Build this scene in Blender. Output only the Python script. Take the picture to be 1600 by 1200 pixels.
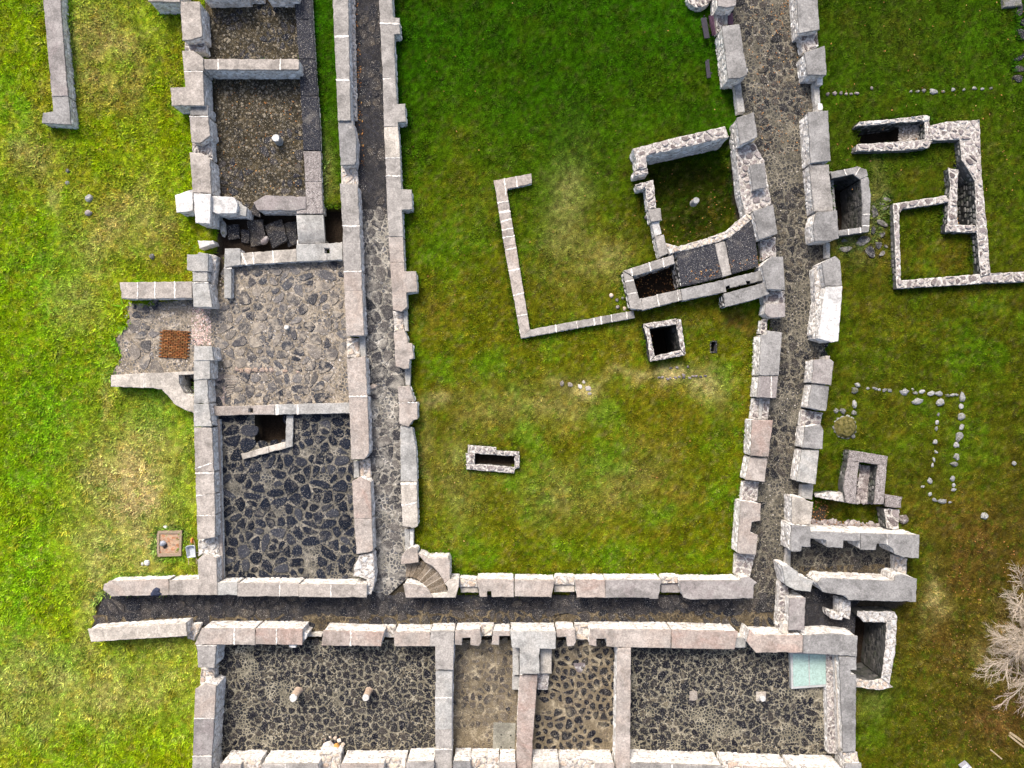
import bpy, bmesh, math, random
import numpy as np

# ------------------------------------------------------------------ camera, sky, sun, exposure
for o in list(bpy.data.objects):
    bpy.data.objects.remove(o)
scene = bpy.context.scene
HC = 43.0          # flying height of the camera over the ground (m)
S = 0.04           # metres on the ground for one unit of the survey plan (plan origin: upper left)

cam_d = bpy.data.cameras.new('camera'); cam = bpy.data.objects.new('camera', cam_d)
scene.collection.objects.link(cam)
cam.location = (0, 0, HC); cam.rotation_euler = (0, 0, 0)
cam_d.sensor_width = 36.0; cam_d.lens = 18.0 * HC / (800 * S)
cam_d.clip_start = 0.5; cam_d.clip_end = 900
scene.camera = cam

SUN_EL = math.radians(47); SUN_AZ = math.radians(-20)     # from the upper side of the plan, a little left
world = bpy.data.worlds.new('World'); scene.world = world; world.use_nodes = True
wn = world.node_tree.nodes; wl = world.node_tree.links
sky = wn.new('ShaderNodeTexSky'); sky.sky_type = 'NISHITA'; sky.sun_disc = False
sky.sun_elevation = SUN_EL; sky.sun_rotation = SUN_AZ
sky.dust_density = 4.5; sky.ozone_density = 0.8; sky.air_density = 1.0
wn['Background'].inputs[1].default_value = 0.10
wl.new(sky.outputs[0], wn['Background'].inputs[0])

sun_d = bpy.data.lights.new('sun', 'SUN'); sun = bpy.data.objects.new('sun', sun_d)
scene.collection.objects.link(sun)
sun_d.energy = 1.5; sun_d.angle = math.radians(20); sun_d.color = (1.0, 0.95, 0.87)
dx, dy, dz = math.sin(SUN_AZ) * math.cos(SUN_EL), math.cos(SUN_AZ) * math.cos(SUN_EL), math.sin(SUN_EL)
from mathutils import Vector
sun.rotation_euler = Vector((dx, dy, dz)).to_track_quat('Z', 'Y').to_euler()
sun.location = (dx * 60, dy * 60, dz * 60)

scene.view_settings.view_transform = 'Standard'; scene.view_settings.look = 'None'
scene.view_settings.gamma = 1.0; scene.view_settings.use_curve_mapping = False
scene.view_settings.exposure = 1.72
scene.render.engine = 'CYCLES'

# ------------------------------------------------------------------ helpers
R = random.Random(11)
C = scene.collection

def W(p, z=0.0):
    k = S * (HC - z) / HC
    return ((p[0] - 800) * k, (600 - p[1]) * k)

def area(P):
    return 0.5 * sum(P[i][0] * P[(i + 1) % len(P)][1] - P[(i + 1) % len(P)][0] * P[i][1] for i in range(len(P)))

def ccw(P):
    P = [tuple(p) for p in P]
    Q = [p for i, p in enumerate(P) if math.dist(p, P[i - 1]) > 1e-4]
    return Q if area(Q) > 0 else Q[::-1]

def clip(P, p, n, off=0.0):
    """keep the side (q-p).n >= off"""
    out = []
    m = len(P)
    for i in range(m):
        a, b = P[i], P[(i + 1) % m]
        da = (a[0] - p[0]) * n[0] + (a[1] - p[1]) * n[1] - off
        db = (b[0] - p[0]) * n[0] + (b[1] - p[1]) * n[1] - off
        if da >= 0: out.append(a)
        if (da > 0 and db < 0) or (da < 0 and db > 0):
            t = da / (da - db)
            out.append((a[0] + (b[0] - a[0]) * t, a[1] + (b[1] - a[1]) * t))
    return out

def densify(P, step):
    out = []
    for i in range(len(P)):
        a, b = P[i], P[(i + 1) % len(P)]
        n = max(1, int(round(math.dist(a, b) / step)))
        for k in range(n):
            t = k / n
            out.append((a[0] + (b[0] - a[0]) * t, a[1] + (b[1] - a[1]) * t))
    return out

def offset(P, d):
    """move the outline inwards by d (ccw)"""
    out = []
    m = len(P)
    for i in range(m):
        a, b, c = P[i - 1], P[i], P[(i + 1) % m]
        e1 = (b[0] - a[0], b[1] - a[1]); e2 = (c[0] - b[0], c[1] - b[1])
        l1 = math.hypot(*e1) or 1; l2 = math.hypot(*e2) or 1
        n1 = (-e1[1] / l1, e1[0] / l1); n2 = (-e2[1] / l2, e2[0] / l2)
        nx, ny = n1[0] + n2[0], n1[1] + n2[1]
        l = math.hypot(nx, ny)
        if l < 0.3: nx, ny = n1; k = 1.0
        else:
            nx /= l; ny /= l
            k = 1.0 / max(0.5, nx * n1[0] + ny * n1[1])
        out.append((b[0] + nx * d * k, b[1] + ny * d * k))
    return out

def inside(P, x, y):
    r = False
    m = len(P)
    for i in range(m):
        x1, y1 = P[i]; x2, y2 = P[i - 1]
        if (y1 > y) != (y2 > y) and x < (x2 - x1) * (y - y1) / (y2 - y1) + x1: r = not r
    return r

def inside_np(P, X, Y):
    r = np.zeros(X.shape, bool)
    m = len(P)
    for i in range(m):
        x1, y1 = P[i]; x2, y2 = P[i - 1]
        if y1 == y2: continue
        c = ((y1 > Y) != (y2 > Y)) & (X < (x2 - x1) * (Y - y1) / (y2 - y1) + x1)
        r ^= c
    return r

def vnoise(X, Y, cell, seed):
    rs = np.random.RandomState(seed)
    L = rs.rand(256, 256)
    u = X / cell + 1000.0; v = Y / cell + 1000.0
    i = np.floor(u).astype(int); j = np.floor(v).astype(int)
    f = u - i; g = v - j
    f = f * f * (3 - 2 * f); g = g * g * (3 - 2 * g)
    i0, j0, i1, j1 = i % 256, j % 256, (i + 1) % 256, (j + 1) % 256
    return (L[i0, j0] * (1 - f) + L[i1, j0] * f) * (1 - g) + (L[i0, j1] * (1 - f) + L[i1, j1] * f) * g

def fbm(X, Y, cell, seed, n=4):
    s = np.zeros(X.shape); a = 1.0; t = 0.0
    for k in range(n):
        s += a * vnoise(X, Y, cell / 2 ** k, seed + k); t += a; a *= 0.55
    return s / t

class MB:
    """collects faces into one mesh"""
    def __init__(self): self.v = []; self.f = []
    def add(self, v, f):
        b = len(self.v); self.v += v; self.f += [tuple(i + b for i in q) for q in f]
    def build(self, name, mat, parent=None, smooth=False):
        me = bpy.data.meshes.new(name); me.from_pydata(self.v, [], self.f)
        me.materials.append(mat); me.update()
        if smooth: me.polygons.foreach_set('use_smooth', [True] * len(me.polygons))
        o = bpy.data.objects.new(name, me); C.objects.link(o)
        if parent is not None: o.parent = parent
        return o

def ring_faces(n, k):
    f = []
    for r in range(k - 1):
        for i in range(n):
            j = (i + 1) % n
            f.append((r * n + i, r * n + j, (r + 1) * n + j, (r + 1) * n + i))
    f.append(tuple((k - 1) * n + i for i in range(n)))
    return f

def prism(mb, P, z0, z1, bev=0.015, jit=0.0, step=None, tilt=0.0, chip=0.0):
    P = ccw(P)
    if len(P) < 3: return
    if step: P = densify(P, step)
    if jit: P = [(x + R.uniform(-jit, jit), y + R.uniform(-jit, jit)) for x, y in P]
    if chip:
        I_ = offset(P, 1.0)
        P = [(x + (I_[k][0] - x) * q, y + (I_[k][1] - y) * q) if (q := (R.uniform(0.012, 0.04) if R.random() < chip else 0)) else (x, y) for k, (x, y) in enumerate(P)]
    n = len(P)
    T = offset(P, bev)
    tx, ty = R.uniform(-tilt, tilt), R.uniform(-tilt, tilt)
    cx = sum(p[0] for p in P) / n; cy = sum(p[1] for p in P) / n
    dzf = lambda p: (p[0] - cx) * tx + (p[1] - cy) * ty
    v = [(x, y, z0) for x, y in P] + [(p[0], p[1], z1 - bev * 0.8 + dzf(p)) for p in P] + [(p[0], p[1], z1 + dzf(p)) for p in T]
    mb.add(v, ring_faces(n, 3))

def box(mb, x0, x1, y0, y1, z0, z1, bev=0.008):
    prism(mb, [(x0, y0), (x1, y0), (x1, y1), (x0, y1)], z0, z1, bev)
    mb.add([(x0, y0, z0), (x1, y0, z0), (x1, y1, z0), (x0, y1, z0)], [(3, 2, 1, 0)])

def tube(mb, pts, r0, r1, n=6, cap=True):
    m = len(pts); V = []
    for k, p in enumerate(pts):
        a = Vector(pts[max(0, k - 1)]); b = Vector(pts[min(m - 1, k + 1)])
        d = (b - a).normalized()
        u = d.cross(Vector((0, 0, 1)) if abs(d.z) < 0.9 else Vector((1, 0, 0))).normalized(); w = d.cross(u)
        r = r0 + (r1 - r0) * k / max(1, m - 1)
        for i in range(n):
            t = 2 * math.pi * i / n
            q = Vector(p) + (u * math.cos(t) + w * math.sin(t)) * r
            V.append(tuple(q))
    F = []
    for k in range(m - 1):
        for i in range(n):
            j = (i + 1) % n
            F.append((k * n + i, (k + 1) * n + i, (k + 1) * n + j, k * n + j))
    if cap:
        F.append(tuple(range(n))); F.append(tuple((m - 1) * n + i for i in range(n))[::-1])
    mb.add(V, F)

def lathe(mb, cx, cy, prof, n=16, wob=0.0):
    V = []
    ph = R.uniform(0, 6)
    for r, z in prof:
        for i in range(n):
            t = 2 * math.pi * i / n
            rr = r * (1 + wob * math.sin(3 * t + ph) + R.uniform(-wob, wob) * 0.5)
            V.append((cx + rr * math.cos(t), cy + rr * math.sin(t), z))
    mb.add(V, ring_faces(n, len(prof)))

def blob(mb, cx, cy, cz, rx, ry, rz, rot=0, n=9, wob=0.18):
    """irregular field stone: four rings"""
    ph = [R.uniform(1 - wob, 1 + wob) for _ in range(n)]
    V = []
    for zz, rr in ((-0.6, 0.85), (0.15, 1.0), (0.7, 0.78), (1.0, 0.4)):
        for i in range(n):
            t = 2 * math.pi * i / n
            k = rr * ph[i] * R.uniform(0.94, 1.06)
            x, y = rx * k * math.cos(t), ry * k * math.sin(t)
            V.append((cx + x * math.cos(rot) - y * math.sin(rot), cy + x * math.sin(rot) + y * math.cos(rot),
                      cz + rz * zz * R.uniform(0.9, 1.1)))
    mb.add(V, ring_faces(n, 4))

def empty(name, label, cat, loc=(0, 0, 0), group=None):
    o = bpy.data.objects.new(name, None); C.objects.link(o)
    o.location = loc; o.empty_display_size = 0.3
    o['label'] = label; o['category'] = cat; o['kind'] = 'thing'
    if group: o['group'] = group
    return o

def tag(o, label, cat, group=None):
    o['label'] = label; o['category'] = cat
    if group: o['group'] = group
    return o

def adopt(child, parent):
    """world-space mesh under a parent that stands elsewhere"""
    child.parent = parent
    child.matrix_parent_inverse = parent.matrix_world.inverted()
    return child

def origin_to(o, x, y, z):
    o.data.transform(__import__('mathutils').Matrix.Translation((-x, -y, -z))); o.location = (x, y, z)
    return o

# ------------------------------------------------------------------ materials
class NT:
    def __init__(self, name):
        self.m = bpy.data.materials.new(name); self.m.use_nodes = True
        self.t = self.m.node_tree; self.n = self.t.nodes; self.l = self.t.links
        self.b = self.n['Principled BSDF']
        self.b.inputs['Specular IOR Level'].default_value = 0.08
        self.geo = self.n.new('ShaderNodeNewGeometry')
        self.pos = self.geo.outputs['Position']
    def noise(self, scale, detail=4, rough=0.6, vec=None, dist=0.0):
        x = self.n.new('ShaderNodeTexNoise'); x.inputs['Scale'].default_value = scale
        x.inputs['Detail'].default_value = detail; x.inputs['Roughness'].default_value = rough
        x.inputs['Distortion'].default_value = dist
        self.l.new(vec or self.pos, x.inputs['Vector']); return x.outputs[0]
    def voro(self, scale, feature='DISTANCE_TO_EDGE', vec=None, out=0):
        x = self.n.new('ShaderNodeTexVoronoi'); x.feature = feature
        x.inputs['Scale'].default_value = scale
        self.l.new(vec or self.pos, x.inputs['Vector']); return x.outputs[out]
    def ramp(self, fac, stops, mode='LINEAR'):
        x = self.n.new('ShaderNodeValToRGB'); x.color_ramp.interpolation = mode
        e = x.color_ramp.elements
        while len(e) < len(stops): e.new(0.5)
        for k, (p, c) in enumerate(stops):
            e[k].position = p
            e[k].color = (*c, 1) if isinstance(c, tuple) else (c, c, c, 1)
        self.l.new(fac, x.inputs[0]); return x.outputs[0]
    def mix(self, fac, a, b, mode='MIX'):
        x = self.n.new('ShaderNodeMix'); x.data_type = 'RGBA'; x.blend_type = mode
        for s, v in ((x.inputs[0], fac), (x.inputs[6], a), (x.inputs[7], b)):
            if hasattr(v, 'links'): self.l.new(v, s)
            elif isinstance(v, tuple): s.default_value = (*v, 1)
            else: s.default_value = v
        return x.outputs[2]
    def math(self, op, a, b=0.0):
        x = self.n.new('ShaderNodeMath'); x.operation = op
        for s, v in ((x.inputs[0], a), (x.inputs[1], b)):
            if hasattr(v, 'links'): self.l.new(v, s)
            else: s.default_value = v
        return x.outputs[0]
    def rand(self):
        o = self.n.new('ShaderNodeObjectInfo')
        return self.math('FRACT', self.math('ADD', o.outputs['Random'], self.geo.outputs['Random Per Island']))
    def done(self, col, rough=0.9, bump=None, strength=0.4, dist=0.03):
        if hasattr(col, 'links'): self.l.new(col, self.b.inputs['Base Color'])
        else: self.b.inputs['Base Color'].default_value = (*col, 1)
        self.b.inputs['Roughness'].default_value = rough
        if bump is not None:
            x = self.n.new('ShaderNodeBump'); x.inputs['Strength'].default_value = strength
            x.inputs['Distance'].default_value = dist
            self.l.new(bump, x.inputs['Height']); self.l.new(x.outputs[0], self.b.inputs['Normal'])
        return self.m

def mul(c, k): return tuple(min(1.0, a * k) for a in c)

def cap_mat(name, col, stain=None, lich=0.5):
    col = mul(col, 0.71); stain = mul(stain, 0.71) if stain else None
    """weathered concrete coping: soft blotches, grain, pale lichen, dark rain streaks"""
    t = NT(name)
    a = t.noise(0.9, 5, 0.62, dist=0.6)
    c = t.ramp(a, [(0.36, mul(col, 0.70)), (0.5, col), (0.64, mul(col, 1.2))])
    if stain: c = t.mix(t.ramp(t.noise(0.55, 4, 0.6, dist=1.0), [(0.45, 0.0), (0.62, 0.75)]), c, stain)
    r = t.rand()
    c = t.mix(0.8, c, t.ramp(r, [(0.0, (0.88, 0.87, 0.86)), (0.5, (1.0, 0.99, 0.97)), (1.0, (1.08, 1.06, 1.03))]), 'MULTIPLY')
    g = t.noise(11, 5, 0.85)
    c = t.mix(0.6, c, t.ramp(t.noise(3.2, 4, 0.7, dist=0.8), [(0.38, 0.72), (0.5, 1.0), (0.62, 1.22)]), 'MULTIPLY')
    c = t.mix(0.85, c, t.ramp(g, [(0.36, 0.62), (0.5, 1.0), (0.64, 1.38)]), 'MULTIPLY')
    c = t.mix(t.ramp(t.noise(2.6, 6, 0.7), [(0.62 - 0.06 * lich, 0.0), (0.74, 0.55)]), c, (0.45, 0.42, 0.39))
    c = t.mix(t.ramp(t.noise(6.5, 3, 0.6), [(0.66, 0.0), (0.74, 0.6)]), c, mul(col, 0.42))
    return t.done(c, 0.92, g, 0.35, 0.02)

CAP = {
    'g': cap_mat('grey_concrete', (0.305, 0.285, 0.265)),
    't': cap_mat('taupe_concrete', (0.345, 0.31, 0.278)),
    's': cap_mat('slate_grey_concrete', (0.25, 0.242, 0.235), lich=0.3),
    'p': cap_mat('pinkish_concrete', (0.36, 0.32, 0.288), (0.355, 0.295, 0.255)),
    'r': cap_mat('reddish_concrete', (0.35, 0.295, 0.26), (0.355, 0.255, 0.215)),
    'v': cap_mat('purple_grey_concrete', (0.28, 0.258, 0.246), (0.265, 0.232, 0.225)),
    'l': cap_mat('pale_concrete', (0.44, 0.40, 0.35), lich=0.9),
    'b': cap_mat('bluish_concrete', (0.335, 0.33, 0.315), (0.40, 0.38, 0.35), lich=0.7),
    'w': cap_mat('whitewashed_concrete', (0.60, 0.585, 0.565), lich=0.1),
}
def lime():
    t = NT('white_lime_mortar')
    g = t.noise(9, 5, 0.7)
    c = t.ramp(g, [(0.36, (0.26, 0.23, 0.20)), (0.5, (0.48, 0.45, 0.41)), (0.64, (0.66, 0.63, 0.59))])
    return t.done(c, 0.95, g, 0.3, 0.02)
M_LIME = lime()
def bedlime():
    t = NT('weathered_lime_mortar')
    g = t.noise(7, 5, 0.75)
    c = t.ramp(g, [(0.36, (0.10, 0.088, 0.075)), (0.5, (0.30, 0.275, 0.25)), (0.64, (0.54, 0.51, 0.47))])
    return t.done(c, 0.95, g, 0.5, 0.03)
M_BEDLIME = bedlime()

def core_mat():
    t = NT('lime_rendered_masonry')
    d = t.voro(4.2); n = t.noise(3.0, 5, 0.7)
    st = t.ramp(t.voro(4.2, 'F1', out=1), [(0.0, (0.2, 0.17, 0.15)), (0.6, (0.34, 0.31, 0.28)), (1.0, (0.46, 0.43, 0.4))])
    mo = t.ramp(n, [(0.3, (0.42, 0.39, 0.36)), (0.6, (0.68, 0.66, 0.63)), (0.8, (0.76, 0.74, 0.71))])
    c = t.mix(t.ramp(d, [(0.05, 0.0), (0.12, 0.75)]), mo, st)
    c = t.mix(t.ramp(t.noise(1.2, 5, 0.7), [(0.5, 0.0), (0.68, 0.7)]), c, (0.30, 0.27, 0.22))
    return t.done(c, 0.95, n, 0.5, 0.05)
M_CORE = core_mat()

def face_mat(name, dark=0.0):
    t = NT(name)
    r = t.rand()
    c = t.ramp(r, [(0.0, (0.13, 0.115, 0.11)), (0.25, (0.27, 0.24, 0.22)), (0.5, (0.42, 0.40, 0.37)), (0.75, (0.58, 0.56, 0.53)), (1.0, (0.66, 0.63, 0.59))])
    n = t.noise(5, 5, 0.7)
    c = t.mix(t.ramp(n, [(0.40 + dark, 0.0), (0.62 + dark, 0.85)]), c, (0.68, 0.66, 0.63))
    c = t.mix(t.ramp(t.noise(1.0, 4, 0.7), [(0.52, 0.0), (0.7, 0.6)]), c, (0.27, 0.24, 0.19))
    return t.done(c, 0.92, t.noise(14, 4, 0.7), 0.5, 0.03)
def shaded(name, k):  # near-black stone colour with the shade inside the pits put in
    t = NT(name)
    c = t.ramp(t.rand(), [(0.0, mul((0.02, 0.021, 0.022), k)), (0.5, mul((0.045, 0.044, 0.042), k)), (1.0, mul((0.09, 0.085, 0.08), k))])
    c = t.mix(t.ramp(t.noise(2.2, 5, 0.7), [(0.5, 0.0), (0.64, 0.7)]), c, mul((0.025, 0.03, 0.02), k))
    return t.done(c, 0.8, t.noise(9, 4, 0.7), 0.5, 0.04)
M_SHADE = shaded('shade_dark_pit_stones', 1.0); M_SHADEC = shaded('shade_dark_pit_mortar', 1.2); M_SHADE2 = shaded('shade_dark_stones', 2.6)  # the last carries the shade on the foundation and kerb faces in its colour
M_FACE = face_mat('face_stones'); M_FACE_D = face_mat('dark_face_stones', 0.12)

def stone_mat(name, pal, dirt, d0=0.5, d1=0.66, dmax=0.85, dscale=1.1, fine=0.5, lich=(0.5, 0.47, 0.42), lamt=0.62):
    """stones: palette by stone, patches of earth, grain, lichen flecks"""
    t = NT(name)
    c = t.ramp(t.rand(), [(k / max(1, len(pal) - 1), p) for k, p in enumerate(pal)])
    f = t.noise(11, 5, 0.75)
    c = t.mix(fine, c, t.ramp(f, [(0.34, 0.4), (0.5, 1.0), (0.66, 2.0)]), 'MULTIPLY')
    c = t.mix(t.ramp(t.noise(dscale, 6, 0.68, dist=0.4), [(d0, 0.0), (d1, dmax)]), c, t.mix(t.noise(6, 4, 0.7), mul(dirt, 0.55), mul(dirt, 1.35)))
    c = t.mix(t.ramp(t.noise(23, 2, 0.6), [(lamt, 0.0), (lamt + 0.06, 0.75)]), c, lich)
    return t.done(c, 0.88, f, 0.6, 0.03)

def bed_mat(name, a, b, peb=(0.06, 0.055, 0.055), pamt=0.55, vs=5.0, d0=0.42):
    """bedding between the paving stones: earth and lime with half-buried pebbles"""
    t = NT(name)
    n = t.noise(1.3, 6, 0.7, dist=0.5)
    c = t.ramp(n, [(0.3, mul(a, 0.55)), (0.5, a), (0.7, b)])
    wv = t.noise(2.5, 3, 0.6)
    d = t.voro(vs); rr = t.voro(vs, 'F1', out=1)
    k = t.math('MULTIPLY', t.ramp(d, [(0.07, 0.0), (0.16, 1.0)]), t.ramp(t.noise(0.9, 5, 0.7), [(d0, 0.0), (d0 + 0.2, pamt)]))
    c = t.mix(k, c, t.mix(rr, mul(peb, 0.6), mul(peb, 2.2)))
    f = t.noise(15, 5, 0.8)
    c = t.mix(0.9, c, t.ramp(f, [(0.34, 0.35), (0.5, 1.0), (0.66, 1.8)]), 'MULTIPLY')
    c = t.mix(t.ramp(t.noise(26, 2, 0.6), [(0.66, 0.0), (0.72, 0.6)]), c, (0.5, 0.46, 0.4))
    return t.done(c, 0.95, f, 0.7, 0.05)

M_RUB = stone_mat('rubble_stones', [(0.085, 0.068, 0.065), (0.16, 0.135, 0.13), (0.22, 0.19, 0.18), (0.12, 0.10, 0.10), (0.30, 0.27, 0.25)], (0.46, 0.43, 0.40), 0.52, 0.66, 0.75, 3.0)
M_RUBD = stone_mat('dark_rubble_stones', [(0.05, 0.045, 0.05), (0.12, 0.10, 0.10), (0.2, 0.17, 0.16)], (0.5, 0.48, 0.45), 0.55, 0.7, 0.7, 2.0)
M_RUBB = stone_mat('buff_rubble_stones', [(0.30, 0.23, 0.18), (0.42, 0.36, 0.29), (0.36, 0.28, 0.22), (0.5, 0.45, 0.39)], (0.22, 0.18, 0.13), 0.56, 0.7, 0.6, 2.0)
M_FIELD = stone_mat('field_stones', [(0.09, 0.088, 0.085), (0.16, 0.158, 0.155), (0.25, 0.245, 0.235), (0.12, 0.12, 0.12)], (0.06, 0.062, 0.018), 0.5, 0.64, 0.8, 3.5)
M_FIELDL = stone_mat('pale_face_stones', [(0.2, 0.19, 0.18), (0.34, 0.33, 0.32), (0.46, 0.44, 0.42), (0.26, 0.25, 0.24)], (0.13, 0.12, 0.09), 0.54, 0.68, 0.7, 2.5)
M_WHITESTONE = stone_mat('white_stones', [(0.36, 0.345, 0.32), (0.48, 0.465, 0.445)], (0.2, 0.17, 0.13), 0.52, 0.66, 0.6, 4.0)
# ------------------------------------------------------------------ builders
from mathutils import Matrix
EXCL = []      # outlines on which no grass grows
LOW = []       # sunken ground: (outline, depth)

def child(mb, name, mat, parent, stuff=False, smooth=False):
    o = mb.build(name, mat, None, smooth)
    o.parent = parent
    o.matrix_parent_inverse = Matrix.Translation(-Vector(parent.location))
    if stuff: o['kind'] = 'stuff'
    return o

def chaikin(P):
    out = []
    for i in range(len(P)):
        a, b = P[i], P[(i + 1) % len(P)]
        out.append((a[0] * .72 + b[0] * .28, a[1] * .72 + b[1] * .28))
        out.append((a[0] * .28 + b[0] * .72, a[1] * .28 + b[1] * .72))
    return out

def cells(P, size, gap, clipped=True, drop=0.22, jit=0.40, rot=0.0, aniso=1.0):
    """stone outlines packed into the outline P"""
    xs = [p[0] for p in P]; ys = [p[1] for p in P]
    cx, cy = (min(xs) + max(xs)) / 2, (min(ys) + max(ys)) / 2
    rad = math.hypot(max(xs) - min(xs), max(ys) - min(ys)) / 2 + size * 2
    n = int(rad / size) + 1
    cr, sr = math.cos(rot), math.sin(rot)
    G = {}
    for i in range(-n, n + 1):
        for j in range(-n, n + 1):
            if R.random() < drop: continue
            u = (i + 0.5 * (j % 2) + R.uniform(-jit, jit)) * size * aniso
            v = (j * 0.9 + R.uniform(-jit, jit)) * size / aniso
            G[(i, j)] = (cx + u * cr - v * sr, cy + u * sr + v * cr)
    out = []
    for (i, j), s in G.items():
        if not (min(xs) - size < s[0] < max(xs) + size and min(ys) - size < s[1] < max(ys) + size): continue
        r = size * 1.7
        sq = [(s[0] - r, s[1] - r), (s[0] + r, s[1] - r), (s[0] + r, s[1] + r), (s[0] - r, s[1] + r)]
        if clipped:
            q = list(P)
            for p_, n_ in ((sq[0], (1, 0)), (sq[0], (0, 1)), (sq[2], (-1, 0)), (sq[2], (0, -1))):
                q = clip(q, p_, n_)
                if len(q) < 3: break
        else:
            if not inside(P, *s): continue
            q = sq
        if len(q) < 3: continue
        for a in range(-3, 4):
            for b in range(-3, 4):
                t = G.get((i + a, j + b))
                if t is None or (a == 0 and b == 0): continue
                dx_, dy_ = t[0] - s[0], t[1] - s[1]
                d = math.hypot(dx_, dy_)
                if d > 3.2 * size or d < 1e-6: continue
                nn = (-dx_ / d, -dy_ / d)
                q = clip(q, ((s[0] + t[0]) / 2, (s[1] + t[1]) / 2), nn, gap / 2 * R.uniform(0.6, 1.5))
                if len(q) < 3: break
            if len(q) < 3: break
        if len(q) < 3: continue
        q = ccw(q)
        if len(q) < 3 or abs(area(q)) < size * size * 0.10: continue
        out.append(q)
    return out

def stone(mb, q, z0, z1, bev, tilt=0.05):
    q = chaikin(q)
    q = [p for k, p in enumerate(q) if math.dist(p, q[k - 1]) > 0.012]
    if len(q) < 3: return
    n = len(q)
    T = offset(q, bev)
    cx = sum(p[0] for p in q) / n; cy = sum(p[1] for p in q) / n
    tx, ty = R.uniform(-tilt, tilt), R.uniform(-tilt, tilt)
    v = [(x, y, z0) for x, y in q] + [(x, y, z1 + (x - cx) * tx + (y - cy) * ty + R.uniform(-.006, .006)) for x, y in T]
    v.append((cx, cy, z1 + bev * 0.25))
    f = [(i, (i + 1) % n, n + (i + 1) % n, n + i) for i in range(n)] + [(n + i, n + (i + 1) % n, 2 * n) for i in range(n)]
    mb.add(v, f)

def core(mbc, mbf, P, z0, z1, zrow=None):
    P = ccw(P)
    if len(P) < 3: return
    Q = densify(P, 0.28); n = len(Q)
    k = max(2, int((z1 - z0) / 0.3) + 1)
    V = []
    for r in range(k):
        z = z0 + (z1 - z0) * r / (k - 1)
        jj = 0.0 if r == k - 1 else 0.02
        V += [(x + R.uniform(-jj, jj), y + R.uniform(-jj, jj), z) for x, y in Q]
    mbc.add(V, ring_faces(n, k))
    if mbf is None: return
    zs = max(z0, -1.4) if zrow is None else zrow
    for i in range(len(P)):
        a, b = P[i], P[(i + 1) % len(P)]
        L = math.dist(a, b)
        if L < 0.25: continue
        e = ((b[0] - a[0]) / L, (b[1] - a[1]) / L); nx, ny = e[1], -e[0]
        z = zs
        while z < z1 - 0.1:
            hh = min(R.uniform(0.14, 0.30), z1 - 0.02 - z)
            s = R.uniform(0, 0.05)
            while s < L - 0.1:
                ww = min(R.uniform(0.18, 0.55), L - 0.02 - s)
                if ww > 0.09 and R.random() < 0.88:
                    d = R.uniform(0.004, 0.035)
                    c0, zc = s + ww / 2, z + hh / 2
                    m = 6; v = []
                    rw = [R.uniform(0.82, 1.0) for _ in range(m)]
                    for fac, out in ((1.0, -0.02), (0.74, d)):
                        for q in range(m):
                            t = 2 * math.pi * (q + 0.5) / m
                            uu = c0 + math.copysign(abs(math.cos(t)) ** 0.6, math.cos(t)) * ww / 2 * fac * rw[q]
                            zz = zc + math.copysign(abs(math.sin(t)) ** 0.6, math.sin(t)) * hh / 2 * fac * rw[q]
                            v.append((a[0] + e[0] * uu + nx * out, a[1] + e[1] * uu + ny * out, zz))
                    mbf.add(v, ring_faces(m, 2))
                s += ww + R.uniform(0.01, 0.03)
            z += hh + R.uniform(0.01, 0.025)

def cutspec(c):
    """('x',v[,w]) / ('y',v[,w]) / ((x,y),(x,y)[,w]) -> point, normal, half width"""
    w = 0.8 * (c[2] if len(c) > 2 else 1.3)
    if c[0] == 'x': return (c[1], 0), (1, 0), w
    if c[0] == 'y': return (0, c[1]), (0, 1), w
    (x1, y1), (x2, y2) = c[0], c[1]
    l = math.hypot(x2 - x1, y2 - y1)
    return (x1, y1), ((y2 - y1) / l, -(x2 - x1) / l), w

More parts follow.
